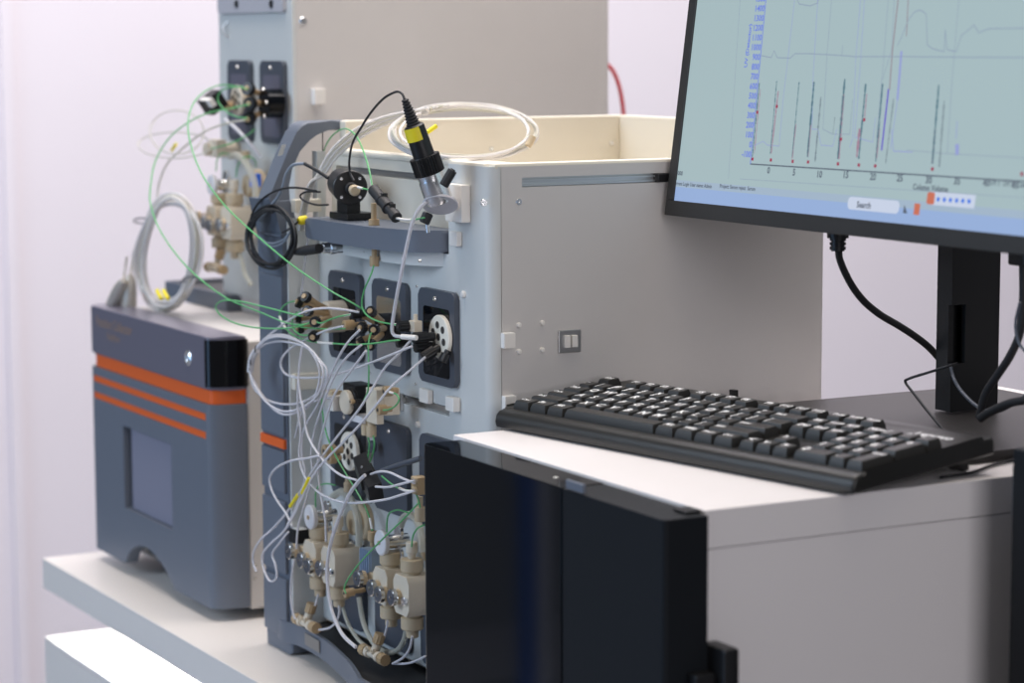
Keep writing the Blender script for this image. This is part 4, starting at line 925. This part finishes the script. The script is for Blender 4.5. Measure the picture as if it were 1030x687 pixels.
# coiled black cable with boot
ck = thing('cable_coil', 'coil of thin black cable tied in a ring in front of the slate frame', 'cable coil', (1.03, 2.47, 0.11))
rnd = random.Random(3)
cc = MB()
pts = []
for k in range(6 * 16 + 1):
    a = 2 * math.pi * k / 16 + 1.2; q_ = k / 96
    rx = 22.6 + 2.8 * math.sin(3.1 * q_ * 6) ; ry = 29.0 + 2.8 * math.cos(5 * q_ * 5)
    pts.append(PX(273 + rx * math.cos(a) + 1.5 * (q_ - .5), 238.5 - ry * math.sin(a), 1.030 + .004 * math.sin(a * 1.25)))
cc.tube(pts, .0016, 8, k=3); cc.build('loops', 'rubber', ck)
b = MB(); b.tube(A([(256, 252), (251.5, 240), (251, 228), (254, 214), (262, 202), (274, 193.5), (286, 189.5), (300, 189), (318, 192)], 1.032), .0012, 8); b.build('cable_tail', 'rubber', ck)
b = MB(); b.tube(A([(330, 206), (318, 206), (306, 202), (302, 197), (308, 193), (322, 193)], 1.05), .0011, 8); b.build('cable_tail', 'rubber', ck)
b = MB()
for k in range(2):
    b.tube(A([(258, 229), (263, 240 + 2 * k), (273, 245 + 3 * k), (285, 241 + 3 * k), (292, 233)], 1.034), .0011, 8)
b.build('grey_strands', 'grey_cable', ck)
for px, py in ((253, 226), (284, 262), (273, 210)):
    b = MB(); b.tube([PX(px + 4 * math.cos(t), py + 4 * math.sin(t), 1.030 + .004 * math.cos(t * 2)) for t in [math.pi * 2 * i / 8 for i in range(8)]], .0006, 6, closed=True); b.build('tie', 'black_plastic', ck)
b = MB(); p0_, p1_ = PX(294, 254, 1.030), PX(321, 250, 1.040); d_ = (p1_ - p0_).normalized(); b.lathe(p0_, d_, [(0, 0), (.0024, 0), (.0042, .012), (.0052, .022), (.0052, (p1_ - p0_).length), (0, (p1_ - p0_).length)], 18); b.build('plug_boot', 'rubber', ck)
tag(MB().lathe(PX(300, 222.5, 1.038), (1, 0, .15), [(0, 0), (.0035, 0), (.0048, .003), (.0048, .009), (.003, .0105), (0, .0105)], 14).build('yellow_nut', 'yellow'), 'small yellow nut at the left end of the grey shelf', 'nut')
b = MB().tube(A([(284, 234, 1.03), (293, 229, 1.034), (300, 223, 1.038)]), .0011, 6); tag(b.build('black_wire', 'rubber'), 'short black wire from the black cable coil to the yellow nut', 'wire')
# grey hose with black rod to the flow cell
gh = thing('grey_hose', 'thin grey hose arching over the black cable coil to the flow cell', 'hose', (1.04, 2.42, 0.15))
MB().tube(A([(262, 222), (270, 210), (279, 199), (284.5, 188), (288, 175), (295, 166), (306.5, 164.5)], 1.036), .0017, 10).build('hose', 'grey_cable', gh)
MB().tube(A([(306, 164.4, 1.036), (318, 171, 1.044), (330, 179, 1.052)]), .0019, 10).build('rod', 'rubber', gh)

# ------------------------------------------------------------------ tubing
def tube(name, label, pts, X=None, r=0.00085, m='green_tube', cat='tube', sleeves=(), tags=(), group=None, n=8):
    P_ = A(pts, X); lo = min(p.z for p in P_)
    o = V((sum(p.x for p in P_) / len(P_), sum(p.y for p in P_) / len(P_), lo))
    if not sleeves and not tags:
        return tag(MB().tube(P_, r, n).build(name, m), label, cat, group)
    t = thing(name, label, cat, o, group); MB().tube(P_, r, n).build('tube', m, t)
    for s_ in sleeves: MB().tube(A(s_, X), r * 1.5, 10).build('white_sleeve', 'white_plastic', t)
    for s_ in tags: MB().tube(A(s_, X), max(r * 1.6, .0018), 10).build('yellow_tag', 'yellow', t)
    return t
G = lambda label, pts, X=None, **k: tube('green_tube', label, pts, X, cat='tube', **k)
Cc = lambda label, pts, X=None, r=0.00125, m='milky_tube', **k: tube('clear_tube', label, pts, X, r=r, m=m, cat='tube', **k)
G('green tube in the highest arc, crossing the black coil down to the metal valve',
  [(249, 90, 1.138), (238, 87, 1.13), (222, 85.5, 1.11), (206, 92, 1.08), (194, 105, 1.05), (189, 125, 1.03), (192.6, 148.5, 1.01), (203, 175, 1.0), (218, 197, 1.0), (235, 216, 1.0), (260.5, 239, 1.0), (293, 266, 1.005), (330, 291, 1.02), (355, 305, 1.035), (369, 314, 1.047)])
G('green tube looping farthest left, over the tied ring and grey device to the beige valve',
  [(251, 105, 1.138), (232, 109, 1.12), (212, 113, 1.10), (193, 121, 1.08), (171, 138, 1.06), (156, 163, 1.04), (151, 192, 1.02), (152, 208, 1.01), (160.6, 231, 1.0), (177, 255.5, 0.995), (197, 277, 0.995), (228, 300, 0.995), (260.5, 313.6, 1.0), (283, 323, 1.01), (297, 326.5, 1.02), (308, 326, 1.025), (316.5, 323, 1.032)])
G('short green tube looping back at the rear valve above the device', [(249, 119, 1.136), (238, 117.5, 1.13), (228, 112.5, 1.125), (220, 103, 1.122), (220, 95, 1.122), (227, 89, 1.125), (244, 87, 1.132)])
G('flat oval green loop hanging over the device top beside the slate frame', [(305, 318, 1.02), (297, 316.6, 1.015), (264.6, 308.5, 1.0), (240, 303, .995), (224, 302.5, .99), (217, 308, .99), (221, 316, .99), (233, 323.7, .99), (250, 328.5, .995), (270, 330.5, 1.0), (289.7, 330, 1.01), (302, 328, 1.02), (313, 324, 1.03)])
G('green tube with two white sleeves sweeping under the beige valve to a black nut',
  [(301, 303.5), (293, 303.5), (285.7, 307.5), (281, 315.4), (283, 324), (288, 331), (296, 337.6), (309, 342.5), (320, 344.5), (335.5, 345.5), (355, 346.6), (375, 345.5), (392, 343), (402, 342)], 1.032,
  sleeves=([(320, 344.5), (327, 345.1), (335, 345.5)], [(281, 318), (284, 325), (288, 331)]))
G('tight green loop between the black nuts of the beige valve', [(313, 337), (303, 337), (296, 332), (294, 325), (296, 317), (303, 313.5)], 1.030)
G('green tube running level beneath the tan fitting of the beige valve', [(302, 329), (312, 330), (323, 330.8), (336, 331), (347, 330.5)], 1.034)
G('green tube from the beige valve up to a white sleeved black nut', [(317, 323, 1.032), (323, 325, 1.028), (333, 321, 1.030), (343, 318, 1.036), (355, 316, 1.042)], sleeves=([(346, 317.6, 1.038), (354.5, 316, 1.042)],))
G('green tube dropping from the shelf fitting and curving right to a white sleeve', [(376, 267, 1.050), (374, 274, 1.046), (371, 281, 1.042), (366, 293, 1.040), (364, 307, 1.040), (369, 317, 1.040), (380, 323, 1.042), (394, 326, 1.046), (403, 327, 1.050)], sleeves=([(394, 326, 1.046), (402, 327, 1.050)],))
G('straight green tube hanging from the metal valve to the black valve knob', [(377, 331, 1.050), (372.5, 337, 1.042), (370.5, 349, 1.036), (371, 374, 1.034), (370, 393, 1.034), (366, 403, 1.036)])
G('green tube arching over the front rim to the dark connector', [(322, 170, 1.11), (324, 158, 1.11), (329, 144, 1.10), (337, 134, 1.09), (348, 129.5, 1.08), (359, 138, 1.065), (367, 156, 1.055), (372, 174, 1.048), (374.5, 188, 1.045)], sleeves=([(373, 180, 1.047), (374.5, 189, 1.045)],))
G('tiny green loop joining the two tan fittings of the manifold block', [(392, 394.5), (398.6, 396.5), (401.3, 402), (398, 408), (391, 412), (385.6, 412.6)], 1.034, sleeves=([(392, 394.5), (396.5, 395.8)],))
G('green tube going down from the nut pair under the manifold, left one', [(370, 438), (371.5, 448), (370, 460), (369, 468)], 1.045)
G('green tube going down from the nut pair under the manifold, right one', [(375.5, 438), (376.5, 448), (374, 460), (370, 468)], 1.043)
G('long green tube crossing the rotor disc down to the white sleeved fitting between the pumps', [(323.5, 400), (324.5, 415), (327, 431), (333, 449), (344, 470), (358.6, 494), (368, 511), (372.5, 524), (374.5, 534)], 1.028, sleeves=([(372, 521), (374.2, 532)],))
G('green tube with white sleeve from the black clamp to the tee at the right', [(384, 479), (394, 487), (403, 492), (416, 494)], 1.026, sleeves=([(401.5, 491), (408, 493.5), (415, 494)],))
G('green tube curling above the white cap of the left pump', [(317.5, 510), (317.5, 497), (320.5, 489), (328, 486.5), (337, 488)], 1.05)
G('green tube curling above the white cap of the right pump', [(389, 535), (389.5, 523), (392, 516), (400, 513), (410, 515.5)], 1.05)
G('long slanting green tube from the right tee down to the tan nozzle', [(421, 506), (403, 525), (382, 545), (362, 566), (351, 581), (346.5, 591), (348, 597)], 1.020)
G('short green tube bending into the inlet fitting of the right pump', [(427, 528), (420, 531.5), (415.5, 539), (414, 550)], 1.05)
G('short green tube below the tan tee block at the right', [(418.5, 497), (421, 503), (422.5, 511)], 1.038)
G('green tube hooked from the rear mixer block up to the rear panel', [(211, 150, 1.13), (222.7, 147, 1.12), (233, 144, 1.125), (246, 137.6, 1.14), (257, 130, 1.17)])
G('green hook above the left cap of the rear pump', [(217.6, 172, 1.14), (218.5, 160, 1.14), (223.8, 154, 1.14), (230, 155, 1.15)])
G('green arch over the inlet of the rear pump', [(237.5, 178, 1.15), (239, 166.7, 1.15), (244, 159.6, 1.15), (251, 157.5, 1.155), (256.4, 161.6, 1.16), (257.4, 168, 1.17)])
G('green tube end between the tan ferrule and the dark connector', [(361, 188.5), (367, 190), (374, 191.5)], 1.045, sleeves=([(360, 188.3), (365, 189.6)],))
G('green tube end between the dark connector and the lower probe knob', [(398, 219), (407, 221), (416, 221), (427, 219)], 1.048, sleeves=([(399, 219.6), (407, 221), (414, 221.2)],))
# clear tubes
Cc('clear tube curving over the beige valve into the metal valve', [(257, 350, 1.025), (265, 342, 1.025), (283, 327.5, 1.022), (296, 318.6, 1.018), (309, 312.7, 1.018), (325, 310, 1.022), (343, 311, 1.032), (361, 314, 1.045)])
Cc('clear tube from the tan fitting sweeping left, round and back right to the rotor nuts', [(345, 328), (329, 332), (313, 339), (296, 348), (286, 356.5), (282.3, 365), (284.5, 373), (291, 378), (304, 380), (329, 378.7), (358.7, 370), (388, 359), (414, 348.5)], 1.032)
def loopset(k):
    dx, dy = (0, 0) if k == 0 else ((-3.5, -2) if k == 1 else (4, 4.5))
    return [(258.5 + dx * .2, 350 + dy * .2), (269, 341 + dy), (285, 339 + dy), (304 + dx, 345 + dy), (318 + dx, 358 + dy), (325 + dx, 374), (321.6 + dx, 393 - dy), (309, 407 - dy), (289, 414 - dy * 1.6), (272 - dx * .6, 408 - dy * 1.2), (258 - dx * .5, 391), (251.5, 374), (252, 361), (257, 351)]
lb_ = thing('tube_bundle', 'bundle of clear tubes tied in a round loop left of the valve panel', 'tube bundle', (1.02, 2.42, -0.02))
for k in range(3): MB().tube(A(loopset(k), 1.018 + .003 * k), .00125, 8, closed=False).build('loop', 'milky_tube', lb_)
for px, py in ((257.5, 351), (253, 363.5), (251.8, 371)):
    b = MB(); b.tube([PX(px, py, 1.021) + V((.0038 * math.cos(t), .006 * math.cos(t), .0034 * math.sin(t))) for t in [2 * math.pi * i / 10 for i in range(10)]], .0007, 6, closed=True); b.build('tie', 'black_plastic', lb_)
MB().tube(A([(258, 352), (254, 359), (252.3, 366), (251.6, 374)], 1.021), .0036, 12).build('wrap', 'translucent_white', lb_)
Cc('clear yellow-tagged tube slanting from the upper rotor nut to the open hanging end', [(413, 342.5, 1.05), (400, 357, 1.04), (387, 370, 1.035), (372, 395, 1.025), (359, 414.5, 1.02), (337, 442, 1.018), (320, 465, 1.015), (309, 483, 1.012), (300, 498, 1.01), (288, 516, 1.01), (274, 532, 1.008), (262, 543, 1.005), (255, 556, 1.005), (255, 567, 1.005), (258, 575, 1.005)], tags=([(300, 497.5, 1.01), (296, 503.5, 1.01), (292, 509.5, 1.01)],))
Cc('clear yellow-tagged tube from the slanted rotor nut down to the closed hanging loop', [(428, 359, 1.06), (412, 373, 1.045), (393, 389.6, 1.030), (378, 408, 1.022), (363, 426, 1.018), (345, 445, 1.014), (330, 460, 1.012), (316, 477, 1.009), (306, 496, 1.006), (295.5, 518.6, 1.004), (285, 535, 1.002), (272, 547, 1.0), (264, 558, 1.0), (265.6, 573, 1.0), (271.6, 584.5, 1.0), (278, 581, 1.0), (277, 568, 1.0), (274, 557, 1.0), (282, 545, 1.0), (290, 535, 1.0)], tags=([(311, 481, 1.007), (307.5, 488.5, 1.006), (304, 496, 1.006)],))
Cc('clear tube bowing out left below the orange frame stripe', [(322, 458), (308, 461), (293, 463.5), (279, 470), (271.5, 480), (273, 492), (279, 504), (288, 517), (294, 530)], 1.008)
Cc('clear tube running down and right beneath the black clamp to the tan tee', [(304, 348), (301, 370), (299.5, 395), (300, 415), (302.5, 435), (301, 458), (306, 478), (319, 494), (336, 503), (356, 506), (385, 503), (400, 499), (417, 493.5)], 1.014)
Cc('clear tube crossing to the upper face of the black clamp', [(300, 378), (302, 398), (306, 415), (308, 432), (314, 447), (327, 465), (343, 478), (359, 483)], 1.012)
Cc('upper clear tube from the black clamp to the tan tee', [(373, 477), (381, 474.5), (391, 475), (404.7, 481), (417, 486)], 1.022)
Cc('lower clear tube from the black clamp to the tan tee', [(378, 489.5), (390, 490), (404.7, 486.5), (417, 483.4)], 1.020)
Cc('thick clear tube from the black clamp over the left pump to the right tee', [(367, 478), (360, 485), (351, 498), (341.6, 519), (334, 541), (330, 561), (329, 579), (332, 606.5), (338, 626), (346, 640), (358, 651)], 1.012, r=.0019)
Cc('clear tube hanging from the left knob to the left tee', [(296, 563), (293.5, 579), (292.5, 600), (295, 617), (297, 623)], 1.035)
Cc('short clear tube between the first pump head and the left tee', [(320, 598), (319, 603), (317, 609)], 1.045)
Cc('clear tube looping from the second pump head into the left tee', [(341, 609), (341, 618), (337, 627), (330, 632), (321, 633.5)], 1.045)
Cc('soft clear tube hanging behind the left tee', [(344, 609, 1.06), (350, 627, 1.058), (360, 643, 1.055), (372, 653, 1.05)], r=.0020, m='soft_tube')
Cc('wide soft tube bowing behind the right tee', [(361, 601, 1.07), (365, 624, 1.068), (373, 643, 1.062), (385, 655, 1.06), (398, 655, 1.06), (406, 645, 1.065), (409, 632, 1.07)], r=.0028, m='soft_tube')
Cc('short clear tube between the right pump and the branch of the right tee', [(390, 624), (389, 631), (387, 639)], 1.045)
Cc('clear tube looping from the rightmost pump head into the right tee', [(414.7, 640), (412, 652), (406, 661), (396, 667)], 1.045)
Cc('clear tube leaving the right tee towards the black unit', [(428, 660), (419, 664.5), (408.7, 667.5), (395, 667.5)], 1.048)
Cc('wide soft hose arching over the left pump', [(334, 500, 1.075), (344, 494.5, 1.07), (353, 503, 1.065), (359, 518, 1.06), (361, 533, 1.06), (361, 549, 1.06)], r=.0040, m='soft_tube')
Cc('wide soft hose arching over the right pump', [(402, 531, 1.07), (406, 521, 1.068), (413, 518, 1.066), (420, 525, 1.064), (424, 540, 1.062), (425, 555, 1.062)], r=.0040, m='soft_tube')
Cc('white tube dropping from the probe disc with a sharp bend to the rotor nut', [(429, 203, 1.045), (421, 211, 1.038), (414.5, 225, 1.034), (409.5, 246, 1.033), (404.5, 270, 1.033), (400, 293, 1.035), (396, 316, 1.038), (394.3, 331, 1.040), (396.5, 337, 1.042), (403, 338.6, 1.044), (416, 339.5, 1.050)], r=.0018, m='milky_tube', sleeves=([(404, 338.7, 1.044), (419, 339.8, 1.052)],))
Cc('clear tube falling from the upper left nut of the metal valve', [(361.7, 332), (351, 343), (343, 355), (335.5, 370), (327, 390), (318, 410), (309, 425), (304, 440), (304, 460), (307, 478), (300, 505), (289, 528)], 1.024)
Cc('clear tube falling from the lower left nut of the metal valve', [(363.5, 347), (350, 358), (341, 370), (332, 388), (323, 412), (316, 435), (313, 457), (314, 478), (308, 502), (300, 530), (298, 552)], 1.022)
Cc('clear tube falling from the lowest nut of the metal valve', [(368, 353), (356, 369), (346, 382), (335, 400), (327, 425), (321, 450), (320, 475), (323, 500), (327, 522), (328, 545)], 1.020)
Cc('faint clear tube hanging down behind the beige valve', [(310, 238), (307, 260), (303, 300), (299, 345), (298, 380), (301, 410)], 1.062, r=.0012, m='clear_tube')
Cc('clear tube leaving the valve motor towards the tube loop', [(333, 400), (320, 402), (310, 408), (302, 420), (297, 440)], 1.03)
# coil lying in the top recess
tc = thing('tube_coil', 'coil of clear tubing lying across the open recess on top of the instrument', 'tube coil', (1.18, 2.2, 0.2))
for k in range(8):
    rnd = random.Random(30 + k); pts = []
    cx, cy, rx, ry = 467 + rnd.uniform(-3, 3), 133 + rnd.uniform(-1.5, 1.5), 71 + rnd.uniform(-7, 4), 26 + rnd.uniform(-5, 3)
    for j in range(26):
        a = 2 * math.pi * j / 26; pts.append(PY(cx + rx * math.cos(a) + rnd.uniform(-.6, .6), cy - ry * math.sin(a) + rnd.uniform(-.5, .5), 2.24 + 0.10 * math.sin(a) + .004 * k))
    MB().tube(pts, .0016, 8, closed=True, k=4).build('loop', 'soft_tube' if k % 2 else 'coil_tube', tc)
for k in range(5):
    o_ = k * 3.2
    MB().tube([PY(452 - k * 6, 106 + k * .6, 2.30), PY(430, 109.5 + k, 2.31), PY(406, 113 + k * 1.6, 2.32), PY(382, 119 + o_ * .7, 2.33), PY(358, 130 + o_ * .9, 2.34), PY(338, 146 + o_, 2.35), PY(326, 163 + o_, 2.36), PY(316 - k, 184, 2.37), PY(309 - k * 1.2, 206, 2.385), PY(305 - k, 232, 2.395)], .0015, 8).build('strand', 'soft_tube' if k % 2 else 'coil_tube', tc)
MB().tube([PY(531, 147, 2.19), PY(534, 142, 2.19), PY(536, 137, 2.19)], .0036, 10).build('tape', 'peek', tc)
MB().tube([PY(430, 133, 2.2), PY(439, 126.5, 2.2)], .0024, 10).build('yellow_tag', 'yellow', tc)
# big tied coil over the device
bc = thing('tube_coil', 'large tied ring of milky tubing standing on the grey device', 'tube coil', (1.10, 2.95, ZD))
for k in range(15):
    rnd = random.Random(60 + k); pts = []
    rx, ry = 28.5 + rnd.uniform(-6.5, 7), 54 + rnd.uniform(-6.5, 6)
    for j in range(22):
        a = 2 * math.pi * j / 22
        sq = 1 - .10 * math.exp(-((a - 2.6) / .5) ** 2)
        px = 169 + rx * math.cos(a) * sq + 4 * math.sin(a); py = 254 - ry * math.sin(a)
        pts.append(PX(px, min(py, 312), 1.085 + .002 * k + .012 * math.cos(a)))
    MB().tube(pts, .0021, 8, closed=True, k=4).build('loop', 'soft_tube' if k % 3 == 1 else 'coil_tube', bc)
for px, py, w_ in ((143, 222, 8.5), (192, 281, 8)):
    b = MB(); b.tube([PX(px + w_ * math.cos(t), py + 2.6 * math.sin(t), 1.095 + .016 * math.sin(t)) for t in [2 * math.pi * i / 12 for i in range(12)]], .0011, 6, closed=True); b.build('tie', 'slate_dark', bc)
for px in (160, 166.5): MB().tube([PX(px - 2, 292, 1.066), PX(px, 296.5, 1.066), PX(px + 2.5, 300.5, 1.066)], .0028, 8).build('yellow_tag', 'yellow', bc)
# thin hair-like loops behind
for k, (lab, cx, cy, rx, ry, ph) in enumerate((('thin transparent loop of tubing floating out left of the rear pump, upper one', 178, 133, 27, 22, .4), ('thin transparent loop of tubing left of the rear pump, flatter lower one', 176, 146, 37, 13, .1))):
    pts = [PX(cx + rx * math.cos(2 * math.pi * j / 20), cy - ry * math.sin(2 * math.pi * j / 20), 1.12 + .02 * math.sin(2 * math.pi * j / 20 + ph)) for j in range(20)]
    tag(MB().tube(pts, .0009, 6, closed=True, k=4).build('clear_loop', 'soft_tube'), lab, 'tube')
Cc('pale tube from the upper rear valve falling left behind the large tied ring', [(246, 121, 1.13), (228, 124, 1.12), (205, 133, 1.11), (183, 150, 1.11), (168, 165, 1.11), (160, 185, 1.11), (158, 205, 1.11)], r=.0013, m='soft_tube', tags=([(173, 151, 1.11), (177, 145, 1.11)],))
Cc('bluish tube sloping right below the rear valve', [(226, 120, 1.14), (238, 130, 1.145), (250, 143, 1.15), (262, 158, 1.16)], r=.0022)
Cc('wide soft hose curving down beside the rear pump', [(231, 157, 1.16), (240, 157, 1.155), (250, 168, 1.15), (256, 185, 1.15), (258, 205, 1.15)], r=.0045, m='soft_tube')
Cc('soft tube hanging under the rear pump', [(239, 250, 1.15), (243, 262, 1.15), (246, 275, 1.15), (252, 286, 1.15)], r=.0030, m='soft_tube')
# silver sensor tips standing on the device
for k, (x0_, y0_, x1_, y1_, lab) in enumerate(((114, 312, 124, 282, 'silver sensor tip with red base on the device, leaning, left of the pair'), (130, 308, 131, 276, 'silver sensor tip with red base on the device, upright, right of the pair'))):
    Xs = 1.060 + .012 * k; p_ = PX(x0_, y0_, Xs); p_.z = ZD + .0062; e_ = PX(x1_, y1_, Xs); d_ = (e_ - p_).normalized(); L_ = (e_ - p_).length
    st = thing('sensor_tip', lab, 'sensor', p_, 'silver sensor tips on the device')
    MB().lathe(p_, d_, [(0, 0), (.0095, 0), (.0092, L_ * .4), (.0078, L_ * .75), (.0045, L_ * .95), (.0028, L_), (0, L_)], 20).build('sleeve', 'satin_silver', st)
    MB().cyl(p_ - d_ * .0001, -d_, .0088, .0045, 20, bev=.0008).build('red_base', 'red', st)
    MB().tube([e_, e_ + V((.004, .004, .012)), e_ + V((.007, .004, .030))], .0016, 8).build('lead', 'satin_silver', st)

# ------------------------------------------------------------------ cables round the monitor
XM = 1.40
kc = thing('monitor_cable', 'thick black monitor cable hanging in an S from the screen to the column', 'cable', (XM, 1.9, 0.06))
b = MB(); p_ = PX(843, 226, 1.33); 
prf = [(0, 0), (.010, 0), (.010, .012)]
for k in range(3): prf += [(.0075, .012 + .004 * k), (.0075, .0145 + .004 * k), (.0062, .0145 + .004 * k), (.0062, .016 + .004 * k)]
b.lathe(p_, (0, 0, -1), prf + [(0, .024)], 16); b.build('plug', 'black_plastic', kc)
MB().tube([PX(843.5, 250, 1.33), PX(845, 262, 1.335), PX(855, 284, 1.35), PX(868, 302, 1.37), PX(884.5, 316, 1.39), PX(903, 327, 1.41), PX(920, 338, 1.43), PX(934, 349, 1.448), PX(946, 362, 1.475)], .0034, 10).build('cable', 'rubber', kc)
tag(MB().tube(A([(966, 364, 1.50), (958, 367, 1.44), (936, 374, 1.43), (914, 381, 1.42), (911, 385, 1.42), (920, 397, 1.41), (935, 416, 1.40), (953, 437, 1.39)]), .0013, 8).build('usb_cable', 'rubber'), 'thin black cable with a sharp bend hanging from the column slot to the stand base', 'cable')
tag(MB().tube(A([(956, 367, 1.445), (960, 382, 1.44), (970, 397, 1.43), (985, 410, 1.425), (1001, 414, 1.42), (1015, 409, 1.42), (1034, 396, 1.42)]), .0016, 8).build('grey_cable', 'slate_dark'), 'dark grey cable hanging in a bow across the foot of the column', 'cable')
kd = thing('signal_cable', 'thick black cable dropping behind the right edge of the screen to the stand base', 'cable', (1.40, 1.65, 0.02))
MB().tube(A([(1029, 262), (1029, 300), (1026, 334), (1016, 358), (1003, 378), (991, 397), (985, 420)], 1.40), .0036, 10).build('cable', 'rubber', kd)
q = PX(1029, 252, 1.40); MB().box(q.x - .008, q.x + .008, q.y - .011, q.y + .011, q.z - .013, q.z + .02, .002).build('plug', 'black_plastic', kd)
tag(MB().tube(A([(986, 421), (993, 416), (1006, 409.5), (1018, 405), (1036, 402)], 1.39), .0038, 10).build('power_cable', 'rubber'), 'thick black cable lying on the stand base right of the column', 'cable')
tag(MB().tube(A([(1026, 304), (1021.5, 326), (1025, 345), (1036, 360), (1044, 385), (1044, 412)], 1.36), .0013, 8).build('thin_cable', 'slate_dark'), 'thin dark cable curling at the right edge below the screen', 'cable')
tag(MB().tube([PZ(946, 480, .0022), PZ(962, 478, .0020), PZ(978, 475, .0020), PZ(998, 468, .0020), PZ(1016, 463.5, .0020), PZ(1030, 461, .0020)], .0014, 8).build('keyboard_cable', 'rubber'), 'thin black keyboard cable lying on the cream plinth top near its right edge', 'cable')
tag(MB().obox(PZ(738, 396, .012), ((.003, 0, 0), (0, .004, 0), (0, 0, .004)), .0006).build('small_connector', 'black_plastic'), 'tiny black connector just behind the keyboard against the beige side panel', 'connector')

tag(MB().tube([PY(604, 60, 2.86), PY(612, 66, 2.86), PY(618, 74, 2.86), PY(623, 88, 2.86), PY(626, 104, 2.86), PY(627.5, 122, 2.86), PY(629, 170, 2.86), V((1.80, 2.86, 0.0)), V((1.80, 2.86, ZT + .0029))], .0028, 10).build('red_cable', 'red'), 'red cable curving down behind the instruments in front of the pale wall', 'cable')
YB = 4.3
def refl(px): q = PX(px, 560, 0.979); d = ray(px, 560); return q.x - d.x * (YB - q.y) / d.y
xa, xb = sorted((refl(527), refl(556)))
bn = thing('reflection_banner', 'unseen blue banner stand added at left for its streak in the glossy cover', 'banner', ((xa + xb) / 2, YB, FZ))  # banner added out of view, sized for its reflected streak in the glossy cover
MB().box(xa + .03, xb, YB + .01, YB + .03, FZ + .1, -0.1, .002).build('banner_sheet', 'banner_blue', bn); MB().box(xa, xa + .03, YB + .005, YB + .035, FZ + .05, -0.05, .005).build('banner_pole', 'bracket_grey', bn)
MB().box(xa - .05, xb + .05, YB - .08, YB + .12, FZ, FZ + .1, .01).build('banner_foot', 'brushed', bn)

# ================================================================== lights
def area(name, loc, target, size, power, col, sy=None):
    l = bpy.data.lights.new(name, 'AREA'); l.energy = power; l.color = col; l.size = size
    if sy: l.shape = 'RECTANGLE'; l.size_y = sy
    o = bpy.data.objects.new(name, l); C.objects.link(o); o.location = loc
    o.rotation_euler = (V(target) - V(loc)).to_track_quat('-Z', 'Y').to_euler(); return o
area('ceiling_light', (0.9, 1.9, 2.6), (1.2, 2.2, 0), 2.2, 33, (1.0, 0.87, 0.70))
area('hall_light', (-2.6, 3.2, 1.7), (1.1, 2.4, -0.1), 1.8, 74, (0.68, 0.82, 1.0))
area('front_light', (0.3, -2.2, 1.0), (1.3, 2.2, 0.0), 1.6, 44, (0.97, 0.95, 1.0))
area('wall_light', (2.0, 3.2, 2.9), (2.4, 4.6, 0.1), 3.2, 185, (1.0, 0.95, 0.97))
area('blue_fill', (-1.6, 2.3, -0.1), (1.0, 2.7, -0.3), 1.2, 10, (0.34, 0.60, 1.0))  # added fill without a visible source, tints counter and device fronts blue
o = area('shelf_light', (1.035, 2.5, ZT - 0.050), (1.03, 2.5, -1), 0.03, 9.0, (0.95, 0.98, 1.0), 1.0); o.rotation_euler = (0, 0, 0)
w = bpy.data.worlds.new('world'); bpy.context.scene.world = w; w.use_nodes = True
w.node_tree.nodes['Background'].inputs['Color'].default_value = (0.80, 0.84, 0.95, 1); w.node_tree.nodes['Background'].inputs['Strength'].default_value = 0.14
sc_ = bpy.context.scene
sc_.view_settings.view_transform = 'Standard'; sc_.view_settings.look = 'None'; sc_.view_settings.exposure = 0.0; sc_.view_settings.gamma = 1.0; sc_.view_settings.use_curve_mapping = False
for o in bpy.data.objects:
    if '_o' in o: del o['_o']
